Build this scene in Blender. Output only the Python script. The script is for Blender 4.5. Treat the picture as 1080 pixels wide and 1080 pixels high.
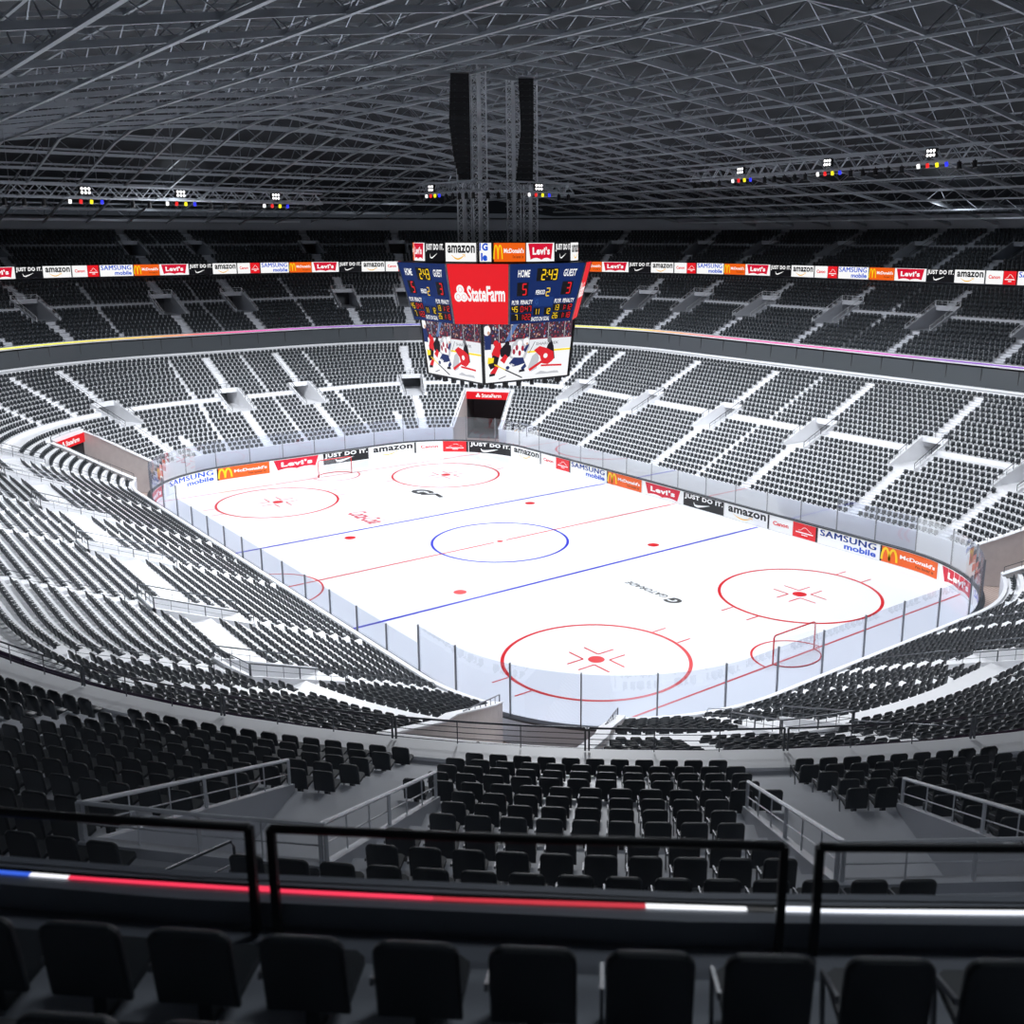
import bpy, math, random
import numpy as np
from mathutils import Matrix, Vector
random.seed(7)
PI = math.pi
for o in list(bpy.data.objects):
    bpy.data.objects.remove(o, do_unlink=True)
sc = bpy.context.scene
COL = sc.collection

# ------------------------------------------------------------------ camera
CAMP = np.array([48.1589, -33.0078, 17.596])
YAW, PIT, FPX, CX, CY = 2.4811, -0.2393, 1077.3526, 589.0447, 512.7998
FW = np.array([math.cos(YAW)*math.cos(PIT), math.sin(YAW)*math.cos(PIT), math.sin(PIT)])
RT = np.array([math.sin(YAW), -math.cos(YAW), 0.0])
UP = np.cross(RT, FW)
cam_d = bpy.data.cameras.new('camera')
cam = bpy.data.objects.new('camera', cam_d)
COL.objects.link(cam)
m = Matrix.Identity(4)
for i in range(3):
    m[i][0] = RT[i]; m[i][1] = UP[i]; m[i][2] = -FW[i]; m[i][3] = CAMP[i]
cam.matrix_world = m
cam_d.sensor_width = 36.0
cam_d.lens = 36.0*FPX/1080
cam_d.shift_x = -(CX-540)/1080
cam_d.shift_y = (CY-540)/1080
cam_d.clip_start = 0.1
cam_d.clip_end = 400
cam_d.dof.use_dof = True
cam_d.dof.focus_distance = 34.0
cam_d.dof.aperture_fstop = 2.5
sc.camera = cam

# ------------------------------------------------------------------ world, lights, exposure
w = bpy.data.worlds.new('world'); sc.world = w
w.use_nodes = True
w.node_tree.nodes['Background'].inputs[0].default_value = (0.50, 0.58, 0.72, 1)
w.node_tree.nodes['Background'].inputs[1].default_value = 0.05
sc.view_settings.view_transform = 'Standard'
sc.view_settings.look = 'None'
sc.view_settings.exposure = 0.0
sc.view_settings.gamma = 1.0
sc.view_settings.use_curve_mapping = False
sc.cycles.use_denoising = True
sc.cycles.max_bounces = 8
sc.cycles.diffuse_bounces = 3
sc.cycles.transparent_max_bounces = 16
sc.cycles.sample_clamp_indirect = 6.0

def spot(name, loc, aim, power, angle, blend=0.5, size=0.6, col=(0.93, 0.96, 1.0)):
    d = bpy.data.lights.new(name, 'SPOT')
    d.energy = power; d.spot_size = math.radians(angle); d.spot_blend = blend
    d.shadow_soft_size = size; d.color = col
    o = bpy.data.objects.new(name, d); COL.objects.link(o)
    o.location = loc
    v = Vector(aim)-Vector(loc)
    o.rotation_euler = v.to_track_quat('-Z', 'Y').to_euler()
    return o
for x, y, pw in ((-19, -10, 1.2), (0, -12, 1.1), (19, -10, 0.8), (-19, 10, 1.2), (0, 12, 1.1), (19, 10, 0.95)):
    spot('arena_floodlight', (x, y, 19.0), (x*1.12, y*1.35, 0.0), 12300*pw, 156, 0.45, 2.0)
spot('arena_floodlight', (6.0, -13.0, 19.0), (9.0, -26.0, 5.0), 12000, 90, 0.8, 1.5)
spot('arena_floodlight', (15.0, 2.0, 19.0), (35.0, -8.0, 4.0), 4500, 100, 0.8, 1.5)
for x, y in ((45.0, -27.5), (45.0, 27.5), (-45.0, -27.5), (-45.0, 27.5), (0.0, -43.0), (0.0, 43.0), (-52.0, 0.0)):  # added fill lights without fixtures, brighten the near ledge and top tier
    d = bpy.data.lights.new('fill_light', 'POINT'); d.energy = 230 if (x > 40 and y < 0) else 130; d.shadow_soft_size = 0.8; d.color = (0.85, 0.92, 1.0)
    o = bpy.data.objects.new('fill_light', d); COL.objects.link(o); o.location = (x, y, 20.6 if abs(x) > 20 else 19.8)

# ------------------------------------------------------------------ materials
MATS = {}
def mat(name, col, rough=0.6, metal=0.0, emit=None, es=0.0, spec=0.5, noise=0.0, nscale=3.0):
    if name in MATS: return MATS[name]
    m = bpy.data.materials.new(name); m.use_nodes = True
    nt = m.node_tree; b = nt.nodes['Principled BSDF']
    b.inputs['Base Color'].default_value = (*col, 1)
    b.inputs['Roughness'].default_value = rough
    b.inputs['Metallic'].default_value = metal
    b.inputs['Specular IOR Level'].default_value = spec
    if emit is not None:
        b.inputs['Emission Color'].default_value = (*emit, 1)
        b.inputs['Emission Strength'].default_value = es
    if noise > 0:
        tc = nt.nodes.new('ShaderNodeTexCoord'); n = nt.nodes.new('ShaderNodeTexNoise')
        n.inputs['Scale'].default_value = nscale; n.inputs['Detail'].default_value = 4
        r = nt.nodes.new('ShaderNodeValToRGB')
        r.color_ramp.elements[0].position = 0.3; r.color_ramp.elements[1].position = 0.7
        r.color_ramp.elements[0].color = (*[c*(1-noise) for c in col], 1)
        r.color_ramp.elements[1].color = (*[min(1, c*(1+noise)) for c in col], 1)
        nt.links.new(tc.outputs['Object'], n.inputs['Vector'])
        nt.links.new(n.outputs['Fac'], r.inputs['Fac'])
        nt.links.new(r.outputs['Color'], b.inputs['Base Color'])
    MATS[name] = m
    return m
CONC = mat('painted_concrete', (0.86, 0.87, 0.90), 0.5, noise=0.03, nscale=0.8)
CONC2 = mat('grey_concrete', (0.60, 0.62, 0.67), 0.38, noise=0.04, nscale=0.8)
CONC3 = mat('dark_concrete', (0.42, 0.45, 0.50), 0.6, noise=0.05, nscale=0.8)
LEDGE = mat('ledge_black', (0.22, 0.24, 0.28), 0.55)
SEAT = mat('seat_plastic', (0.028, 0.034, 0.041), 0.46)
SEATLEG = mat('seat_support', (0.16, 0.17, 0.19), 0.4, 0.5)
STEEL = mat('steel', (0.42, 0.44, 0.47), 0.3, 0.9)
RAILM = mat('rail_grey', (0.12, 0.13, 0.145), 0.35, 0.6)
DRAIL = mat('rail_dark', (0.015, 0.017, 0.02), 0.5, 0.3)
TRUSS = mat('roof_steel', (0.42, 0.45, 0.49), 0.35, 0.45)
TRUSSW = mat('roof_web', (0.30, 0.32, 0.36), 0.3, 0.75)
DECK = mat('roof_deck', (0.022, 0.026, 0.032), 0.7, noise=0.15, nscale=0.3)
UWALL = mat('upper_wall', (0.24, 0.255, 0.285), 0.7)
ALU = mat('aluminium', (0.80, 0.82, 0.86), 0.35, 0.15)
BLACK = mat('black', (0.008, 0.008, 0.010), 0.5)
CAP = mat('board_cap', (0.045, 0.05, 0.055), 0.35)
POSTM = mat('post_alu', (0.24, 0.25, 0.27), 0.35, 0.4)
BWHITE = mat('board_white', (0.86, 0.87, 0.88), 0.25)
TAN = mat('tunnel_wall', (0.72, 0.68, 0.67), 0.7, noise=0.04)
ICE = mat('ice', (0.80, 0.83, 0.86), 0.12, spec=0.5)
LRED = mat('line_red', (0.60, 0.006, 0.012), 0.3)
LBLUE = mat('line_blue', (0.008, 0.015, 0.50), 0.3)
LBLACK = mat('logo_black', (0.02, 0.02, 0.02), 0.4)
LPINK = mat('logo_red', (0.50, 0.03, 0.06), 0.4)
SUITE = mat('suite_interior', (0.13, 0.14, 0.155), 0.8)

# wooden floor in the tunnels: brown planks
WOOD = bpy.data.materials.new('wood_floor'); WOOD.use_nodes = True
nt = WOOD.node_tree; b = nt.nodes['Principled BSDF']
tc = nt.nodes.new('ShaderNodeTexCoord'); wv = nt.nodes.new('ShaderNodeTexWave'); cr = nt.nodes.new('ShaderNodeValToRGB')
wv.inputs['Scale'].default_value = 2.2; wv.inputs['Distortion'].default_value = 1.0; wv.inputs['Detail'].default_value = 3
cr.color_ramp.elements[0].color = (0.36, 0.27, 0.23, 1); cr.color_ramp.elements[1].color = (0.66, 0.55, 0.50, 1)
nt.links.new(tc.outputs['Object'], wv.inputs['Vector']); nt.links.new(wv.outputs['Fac'], cr.inputs['Fac'])
nt.links.new(cr.outputs['Color'], b.inputs['Base Color']); b.inputs['Roughness'].default_value = 0.45

def glassmat(name, tint, refl, rough=0.01):
    m = bpy.data.materials.new(name); m.use_nodes = True; nt = m.node_tree
    nt.nodes.remove(nt.nodes['Principled BSDF']); out = nt.nodes['Material Output']
    tr = nt.nodes.new('ShaderNodeBsdfTransparent'); tr.inputs[0].default_value = (*tint, 1)
    gl = nt.nodes.new('ShaderNodeBsdfGlossy'); gl.inputs['Roughness'].default_value = rough
    fr = nt.nodes.new('ShaderNodeFresnel'); fr.inputs[0].default_value = 1.5
    ma = nt.nodes.new('ShaderNodeMath'); ma.operation = 'MULTIPLY_ADD'
    ma.inputs[1].default_value = 0.45; ma.inputs[2].default_value = refl; ma.use_clamp = True
    mx = nt.nodes.new('ShaderNodeMixShader')
    nt.links.new(fr.outputs[0], ma.inputs[0]); nt.links.new(ma.outputs[0], mx.inputs[0])
    nt.links.new(tr.outputs[0], mx.inputs[1]); nt.links.new(gl.outputs[0], mx.inputs[2])
    nt.links.new(mx.outputs[0], out.inputs[0])
    MATS[name] = m
    return m
GLASS = glassmat('rink_glass', (0.70, 0.73, 0.82), 0.09)
RGLASS = glassmat('rail_glass', (0.88, 0.90, 0.92), 0.02)
SGLASS = mat('suite_glass', (0.085, 0.095, 0.105), 0.12)
NETM = bpy.data.materials.new('goal_netting'); NETM.use_nodes = True
nt = NETM.node_tree; pb = nt.nodes['Principled BSDF']; pb.inputs['Base Color'].default_value = (0.8, 0.82, 0.85, 1)
pb.inputs['Alpha'].default_value = 0.16

def em(name, col, s=1.0):
    return mat(name, tuple(c*0.03 for c in col), 0.4, emit=col, es=s, spec=0.15)

# ------------------------------------------------------------------ mesh helpers
class MB:
    def __init__(s): s.v = []; s.f = []; s.m = []
    def add(s, vs, fs, mi=0):
        n = len(s.v); s.v += [tuple(map(float, p)) for p in vs]
        s.f += [tuple(n+i for i in f) for f in fs]; s.m += [mi]*len(fs)
    def box(s, c, d, mi=0, rot=0.0):
        x, y, z = c; a, b, h = d[0]/2, d[1]/2, d[2]/2
        cr_, sr = math.cos(rot), math.sin(rot)
        vs = [(x+cr_*i-sr*j, y+sr*i+cr_*j, z+k) for k in (-h, h) for i, j in ((-a, -b), (a, -b), (a, b), (-a, b))]
        s.add(vs, [(3, 2, 1, 0), (4, 5, 6, 7), (0, 1, 5, 4), (1, 2, 6, 5), (2, 3, 7, 6), (3, 0, 4, 7)], mi)
    def bar(s, p, q, wd, ht=None, mi=0, up=(0, 0, 1)):
        p = np.array(p, float); q = np.array(q, float); d = q-p; L = np.linalg.norm(d)
        if L < 1e-6: return
        d /= L; ht = wd if ht is None else ht
        u = np.array(up, float)
        if abs(d@u) > 0.98: u = np.array([1.0, 0, 0])
        a = np.cross(d, u); a /= np.linalg.norm(a); b = np.cross(a, d)
        a = a*wd/2; b = b*ht/2
        vs = [p-a-b, p+a-b, p+a+b, p-a+b, q-a-b, q+a-b, q+a+b, q-a+b]
        s.add(vs, [(3, 2, 1, 0), (4, 5, 6, 7), (0, 1, 5, 4), (1, 2, 6, 5), (2, 3, 7, 6), (3, 0, 4, 7)], mi)
    def tube(s, pts, r, n=8, mi=0):
        pts = [np.array(p, float) for p in pts]; rings = []
        for i, p in enumerate(pts):
            d = pts[min(i+1, len(pts)-1)]-pts[max(i-1, 0)]; d = d/np.linalg.norm(d)
            u = np.array([0, 0, 1.0]) if abs(d[2]) < 0.95 else np.array([1.0, 0, 0])
            a = np.cross(d, u); a /= np.linalg.norm(a); b = np.cross(a, d)
            rings.append([p+r*(math.cos(2*PI*k/n)*a+math.sin(2*PI*k/n)*b) for k in range(n)])
        vs = [v for g in rings for v in g]; fs = []
        for i in range(len(pts)-1):
            for k in range(n):
                fs.append((i*n+k, i*n+(k+1) % n, (i+1)*n+(k+1) % n, (i+1)*n+k))
        fs += [tuple(range(n))[::-1], tuple((len(pts)-1)*n+k for k in range(n))]
        s.add(vs, fs, mi)
    def obj(s, name, mats, parent=None, smooth=False):
        me = bpy.data.meshes.new(name); me.from_pydata(s.v, [], s.f); me.update()
        if not isinstance(mats, (list, tuple)): mats = [mats]
        for mm in mats: me.materials.append(mm)
        if len(mats) > 1: me.polygons.foreach_set('material_index', s.m)
        if smooth: me.polygons.foreach_set('use_smooth', [True]*len(me.polygons))
        o = bpy.data.objects.new(name, me); COL.objects.link(o)
        if parent is not None: o.parent = parent
        return o
def tag(o, label=None, cat=None, group=None, kind=None):
    if label: o['label'] = label
    if cat: o['category'] = cat
    if group: o['group'] = group
    if kind: o['kind'] = kind
    return o
def empty(name, label, cat, group=None, loc=(0, 0, 0)):
    o = bpy.data.objects.new(name, None); COL.objects.link(o); o.location = loc
    return tag(o, label, cat, group)
def project(p):
    d = np.asarray(p, float)-CAMP; z = d@FW
    if z < 0.05: return None
    return (CX+FPX*(d@RT)/z, CY-FPX*(d@UP)/z, z)
def visible(p, mg=120):
    q = project(p)
    return q is not None and -mg < q[0] < 1080+mg and -mg < q[1] < 1080+mg

# ------------------------------------------------------------------ ring geometry (rounded rectangle round the rink)
HX, HY, R0 = 25.5, 14.5, 8.0
A8 = R0*PI/2
SEG = [6.5, A8, 35.0, A8, 13.0, A8, 35.0, A8, 6.5]
CUM = np.concatenate([[0], np.cumsum(SEG)]); UT = CUM[-1]
def ring(u, off):
    u = u % UT; k = min(int(np.searchsorted(CUM, u, side='right')-1), 8); t = u-CUM[k]; R = R0+off; a = t/R0
    if k == 0: return (-(HX+off), t), (-1, 0)
    if k == 1: return (-17.5-R*math.cos(a), 6.5+R*math.sin(a)), (-math.cos(a), math.sin(a))
    if k == 2: return (-17.5+t, HY+off), (0, 1)
    if k == 3: return (17.5+R*math.sin(a), 6.5+R*math.cos(a)), (math.sin(a), math.cos(a))
    if k == 4: return (HX+off, 6.5-t), (1, 0)
    if k == 5: return (17.5+R*math.cos(a), -6.5-R*math.sin(a)), (math.cos(a), -math.sin(a))
    if k == 6: return (17.5-t, -(HY+off)), (0, -1)
    if k == 7: return (-17.5-R*math.sin(a), -6.5-R*math.cos(a)), (-math.sin(a), -math.cos(a))
    return (-(HX+off), -6.5+t), (-1, 0)
def P3(u, off, z):
    p, n = ring(u, off); return np.array([p[0], p[1], z])
def stretch(u, off):     # metres on the ground per unit of u
    k = min(int(np.searchsorted(CUM, u % UT, side='right')-1), 8)
    return (R0+off)/R0 if k in (1, 3, 5, 7) else 1.0
def corner(q, ang):      # ang: 0 on the end wall side, 90 on the long side
    a = math.radians(ang)*R0
    return {'FR': CUM[1]+a, 'NR': CUM[4]-a, 'NL': CUM[5]+a, 'FL': CUM[8]-a}[q] % UT
def right(x): return CUM[2]+17.5+x
def left(x): return CUM[6]+17.5-x
def far(y): return y % UT
def near(y): return CUM[4]+6.5-y
def stations(u0, u1, step=0.42, extra=()):
    """breakpoints between u0 and u1 (u1>u0, may pass UT)"""
    s = {round(u0, 6), round(u1, 6)}
    for base in (0, UT):
        for k in range(9):
            for c in (CUM[k]+base,):
                if u0 < c < u1: s.add(round(float(c), 6))
            if k in (1, 3, 5, 7):
                n = int(SEG[k]/step)
                for i in range(1, n):
                    c = CUM[k]+base+SEG[k]*i/n
                    if u0 < c < u1: s.add(round(float(c), 6))
    for e in extra:
        if u0 < e < u1: s.add(round(e, 6))
    return sorted(s)
def complement(gaps):
    """gaps: list of (u0,u1); returns intervals covering the loop outside them"""
    g = []
    for a, b in gaps:
        a %= UT; b %= UT
        if b < a: g += [(a, UT), (0, b)]
        else: g.append((a, b))
    g.sort(); out = []; cur = 0.0
    for a, b in g:
        if a > cur+1e-5: out.append((cur, a))
        cur = max(cur, b)
    if cur < UT-1e-5: out.append((cur, UT))
    return out
def strip(mb, u0, u1, offa, za, offb, zb, mi=0, extra=()):
    st = stations(u0, u1, extra=extra)
    vs = []
    for u in st: vs += [P3(u, offa, za), P3(u, offb, zb)]
    mb.add(vs, [(2*i, 2*i+1, 2*i+3, 2*i+2) for i in range(len(st)-1)], mi)
def ringbox(mb, u0, u1, oa, ob, za, zb, mi=0, caps=True):
    strip(mb, u0, u1, oa, zb, ob, zb, mi); strip(mb, u0, u1, ob, za, oa, za, mi)
    strip(mb, u0, u1, oa, za, oa, zb, mi); strip(mb, u0, u1, ob, zb, ob, za, mi)
    if caps:
        for u in (u0, u1):
            mb.add([P3(u, oa, za), P3(u, ob, za), P3(u, ob, zb), P3(u, oa, zb)], [(0, 1, 2, 3)], mi)

# ------------------------------------------------------------------ the tiers
CORN = ('FR', 'NR', 'NL', 'FL')
class Tier: pass
LOW, MID, TOP = Tier(), Tier(), Tier()
# rows: (tread front off, tread back off, floor z, has seats)
LOW.rows = [(1.15+0.53*i, 1.68+0.53*i, 1.84+0.236*i, True) for i in range(12)]
LOW.rows += [(7.51, 8.35, 4.67, False)]
LOW.rows += [(8.35+0.53*j, 8.88+0.53*j, 4.67+0.236*(j+1), True) for j in range(12)]
LOW.rows += [(14.71, 17.3, 7.60, False)]
MID.rows = [(17.75+0.69*i, 18.44+0.69*i, 9.32+0.275*i, True) for i in range(8)]
MID.rows += [(23.27, 23.75, 11.52, False)]
MID.rows += [(23.75+0.69*j, 24.44+0.69*j, 11.52+0.275*(j+1), True) for j in range(7)]
MID.rows += [(28.58, 31.0, 13.50, False)]
TOP.rows = [(29.30+0.7*i, 30.0+0.7*i, 14.95+0.28*i, True) for i in range(6)]
TOP.rows += [(33.5, 34.3, 16.63, False)]
TOP.rows += [(34.3+0.7*j, 35.0+0.7*j, 16.63+0.25*(j+1), True) for j in range(5)]
LOW.voms = [right(x) for x in (-12.1, -3.7, 4.9, 13.2)]+[left(x) for x in (-12.1, -3.7, 4.8, 13.3)]+[far(-3.2), far(3.1), near(-3.2), near(3.2)]
for c in CORN: LOW.voms += [corner(c, 23), corner(c, 80)]
LOW.aisles = [(v, 0, 24, 0.54) for v in LOW.voms]
LOW.aisles += [(u, 0, 24, 0.10) for u in (right(0.6), left(0.0), far(5.7), far(-6.2), near(6.0), near(-6.0))]
for c in CORN: LOW.aisles += [(corner(c, 34), 13, 24, 0.42), (corner(c, 47), 13, 24, 0.42), (corner(c, 72), 13, 24, 0.42), (corner(c, 13), 0, 5, 0.35)]
MID.voms = [right(x) for x in (-14.0, -5.2, 3.6, 12.0)]+[left(x) for x in (-13.2, -4.4, 4.4, 13.2)]+[far(-3.1), far(3.6), near(-3.3), near(3.3)]
for c in CORN: MID.voms += [corner(c, a) for a in ((14.5, 25.8, 59.3, 71.0, 82.0) if c != 'NL' else (16, 26.0, 35.6, 46.9, 60, 71, 82))]
MID.aisles = [(v, 0, 15, 0.66) for v in MID.voms]
for v in (right(-0.6), left(0), corner('FR', 5), corner('FL', 5), corner('FR', 38), corner('FR', 48), corner('FL', 36), corner('NR', 36), corner('NR', 48)): MID.aisles.append((v, 0, 15, 0.12))
TOP.voms = [right(x) for x in (-13.6, -5.3, 3.9, 12.4)]+[left(x) for x in (-13.2, -4.4, 4.4, 13.2)]+[far(-2.8), far(3.6), near(-3.3), near(3.3)]
for c in CORN: TOP.voms += [corner(c, a) for a in ((12.5, 25.5, 59.5, 73.0, 83.1) if c != 'NL' else (12, 25.5, 60, 73, 83))]
TOP.aisles = [(v, 0, 12, 0.66) for v in TOP.voms]
TOP.aisles += [(right(-0.6), 0, 12, 0.42)]
LOW.vr = (9, 15); MID.vr = (5, 11); TOP.vr = (3, 8)
LOW.vw = 1.85; MID.vw = 2.15; TOP.vw = 2.0
LOW.offmid = 7.5; MID.offmid = 23.3; TOP.offmid = 33.0
TUN = (6.6, 12.4)                 # tunnel walls: |x|-|y| of each wall
TUNROWS = (0, 10)
TR = {'FR': 10, 'FL': 10, 'NR': 10, 'NL': 24}
def tunnel_gap(q, R):
    a0 = math.degrees(math.acos((TUN[1]-11)/(math.sqrt(2)*R)))-45
    a1 = math.degrees(math.acos((TUN[0]-11)/(math.sqrt(2)*R)))-45
    ua, ub = corner(q, a0), corner(q, a1)
    return (min(ua, ub), max(ua, ub))
def vgap(t, v):
    s = stretch(v, t.offmid); h = t.vw/2/s
    return (v-h, v+h)
def build_tier(t, name, label, cm, zfront, ofront, tun=False):
    mb = MB(); prev = zfront
    for i, (oa, ob, z, seats) in enumerate(t.rows):
        gaps = []
        if t.vr[0] <= i < t.vr[1]: gaps += [vgap(t, v) for v in t.voms]
        if tun and TUNROWS[0] <= i < TUNROWS[1]:
            pass
        if tun: gaps += [tunnel_gap(q, R0+(oa+ob)/2) for q in CORN if i < TR[q]]
        for a, b in complement(gaps):
            strip(mb, a, b, oa, z, ob, z); strip(mb, a, b, oa, prev, oa, z)
        if i == t.vr[1]:          # nothing: header wall covers the opening's back
            pass
        prev = z
    # half steps and edges in the aisles
    for (u, r0, r1, wd) in t.aisles:
        if wd < 0.2: continue
        for i in range(r0+1, min(r1+1, len(t.rows))):
            if t.vr[0]-1 < i <= t.vr[1] and wd > 0.5: continue
            oa, ob, z, s_ = t.rows[i]
            p, n = ring(u, oa-0.12)
            if t is LOW and any(i <= TR[q] and tunnel_gap(q, R0+oa)[0]-.1 < u % UT < tunnel_gap(q, R0+oa)[1]+.1 for q in CORN): continue
            if not visible((p[0], p[1], z), 250): continue
            h = z-t.rows[i-1][2]
            mb.box((p[0], p[1], z-h*0.75), (0.26, wd*0.95, h*0.5), 0, math.atan2(n[1], n[0]))
    o = mb.obj(name, [cm]); tag(o, label, 'seating tier', kind='structure')
    return o
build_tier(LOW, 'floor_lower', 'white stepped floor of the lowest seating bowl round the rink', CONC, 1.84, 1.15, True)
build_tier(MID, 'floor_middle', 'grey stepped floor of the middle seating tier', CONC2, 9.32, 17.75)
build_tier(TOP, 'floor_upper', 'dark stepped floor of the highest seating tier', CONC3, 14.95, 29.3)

# openings cut in the tiers: floor, side walls, header
def side_poly(t, u, zfl, back_off, zback, th=0.09, sgn=1, rise=0.10):
    """parapet along one side of an opening, following the steps"""
    mb = MB(); r0, r1 = t.vr
    offs = [t.rows[r0][0]]; tops = [t.rows[r0][2]+rise]
    offs.append(t.rows[r1-1][1]); tops.append(t.rows[r1][2]+rise)
    s = stretch(u, t.offmid); du = sgn*th/s
    def q(uu, o, z): return P3(uu, o, z)
    bo = offs[1]
    vs = []
    for uu in (u, u+du):
        vs += [q(uu, offs[0], zfl), q(uu, bo, zfl), q(uu, bo, tops[1]), q(uu, offs[0], tops[0])]
    mb.add(vs, [(0, 1, 2, 3), (7, 6, 5, 4), (0, 4, 5, 1), (1, 5, 6, 2), (2, 6, 7, 3), (3, 7, 4, 0)])
    return mb
ORD = ['first', 'second', 'third', 'fourth', 'fifth', 'sixth', 'seventh', 'eighth', 'ninth', 'tenth', 'eleventh', 'twelfth', 'thirteenth',
       'fourteenth', 'fifteenth', 'sixteenth', 'seventeenth', 'eighteenth', 'nineteenth', 'twentieth', 'twenty-first', 'twenty-second', 'twenty-third',
       'twenty-fourth', 'twenty-fifth', 'twenty-sixth', 'twenty-seventh', 'twenty-eighth', 'twenty-ninth', 'thirtieth']
SEGN = ['far end', 'far right corner', 'right side', 'near right corner', 'near end', 'near corner', 'left side', 'far left corner', 'far end']
def segname(u): return SEGN[min(int(np.searchsorted(CUM, u % UT, side='right')-1), 8)]
_cnt = {}
def opening(t, v, tiername, cm, idx, railh=0.36):
    key = (tiername, segname(v)); _cnt[key] = _cnt.get(key, 0)+1; ordn = ORD[_cnt[key]-1]
    a, b = vgap(t, v); r0, r1 = t.vr
    oa, ob = t.rows[r0][0], t.rows[r1-1][1]
    zfl = t.rows[r0][2]-0.02; ztop = t.rows[r1][2]; zhead = ztop-0.28
    mb = MB()
    for (u, sg) in ((a, 1), (b, -1)):
        s_ = side_poly(t, u, zfl, ob, ztop, sgn=sg)
        mb.add(s_.v, s_.f)
    strip(mb, a, b, oa, t.rows[r0-1][2], oa, zfl+0.02)
    strip(mb, a, b, oa, zfl+0.02, ob+2.6, zfl+0.02)                 # floor running under the rows
    ringbox(mb, a, b, ob-0.1, ob, zhead, ztop+0.10)                  # header
    strip(mb, a, b, ob, zhead, ob+2.6, zhead)
    for u in (a, b):
        mb.add([P3(u, ob, zfl), P3(u, ob+2.6, zfl), P3(u, ob+2.6, zhead), P3(u, ob, zhead)], [(0, 1, 2, 3)])
    o = mb.obj('wall_opening', [cm]); tag(o, 'plain walls of the stair opening in the %s' % tiername, 'wall', 'stair openings in the %s' % tiername, 'structure')
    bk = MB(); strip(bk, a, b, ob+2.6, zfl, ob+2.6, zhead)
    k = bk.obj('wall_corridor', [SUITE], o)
    # handrails round the opening
    r = empty('handrail', 'steel handrail round the %s stair opening in the %s of the %s' % (ordn, segname(v), tiername), 'handrail', 'handrails of the %s' % tiername)
    rm = ALU if t is MID else RAILM
    th = 0.10; h = railh
    zt0, zt1 = t.rows[r0][2]+0.1, t.rows[r1][2]+0.1
    for u in (a+0.045/stretch(a, t.offmid), b-0.045/stretch(b, t.offmid)):
        m1 = MB(); p0, p1 = P3(u, oa+0.05, zt0), P3(u, ob-0.05, zt1)
        upv = np.array([0, 0, h])
        m1.tube([p0+upv, p1+upv], 0.022, 6); m1.obj('top_rail', rm, r)
        m2 = MB(); m2.tube([p0+upv*0.45, p1+upv*0.45], 0.008, 5)
        n = 6
        for i in range(n+1):
            f = i/n; p = p0*(1-f)+p1*f
            m2.bar(p, p+upv, 0.03 if i % 3 == 0 else 0.012)
        m2.obj('baluster_frame', rm, r)
    m3 = MB(); st = stations(a, b); 
    m3.tube([P3(u, ob-0.05, zt1+h) for u in st], 0.02, 6); m3.obj('back_rail', rm, r)
    m4 = MB(); n = 4
    for i in range(n+1):
        u = a+(b-a)*i/n; m4.bar(P3(u, ob-0.05, zt1), P3(u, ob-0.05, zt1+h), 0.03 if i in (0, 2, 4) else 0.012)
    m4.tube([P3(u, ob-0.05, zt1+h*0.45) for u in st], 0.008, 5)
    m4.obj('baluster_frame', rm, r)
for t, nm, cm in ((LOW, 'lower bowl', CONC), (MID, 'middle tier', CONC2), (TOP, 'top tier', CONC3)):
    k = 0
    for v in sorted(t.voms):
        p, n = ring(v, t.offmid)
        if visible((p[0], p[1], t.rows[8][2]), 200):
            opening(t, v, nm, cm, k); k += 1
        else:      # out of view: close the hole with a plain floor
            a, b = vgap(t, v); mb = MB(); prev = t.rows[t.vr[0]-1][2]
            for i in range(*t.vr):
                oa, ob, z, s_ = t.rows[i]; strip(mb, a, b, oa, z, ob, z); strip(mb, a, b, oa, prev, oa, z); prev = z
            tag(mb.obj('floor_infill', [cm]), 'plain stepped floor of the %s' % nm, 'floor', kind='structure')

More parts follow.
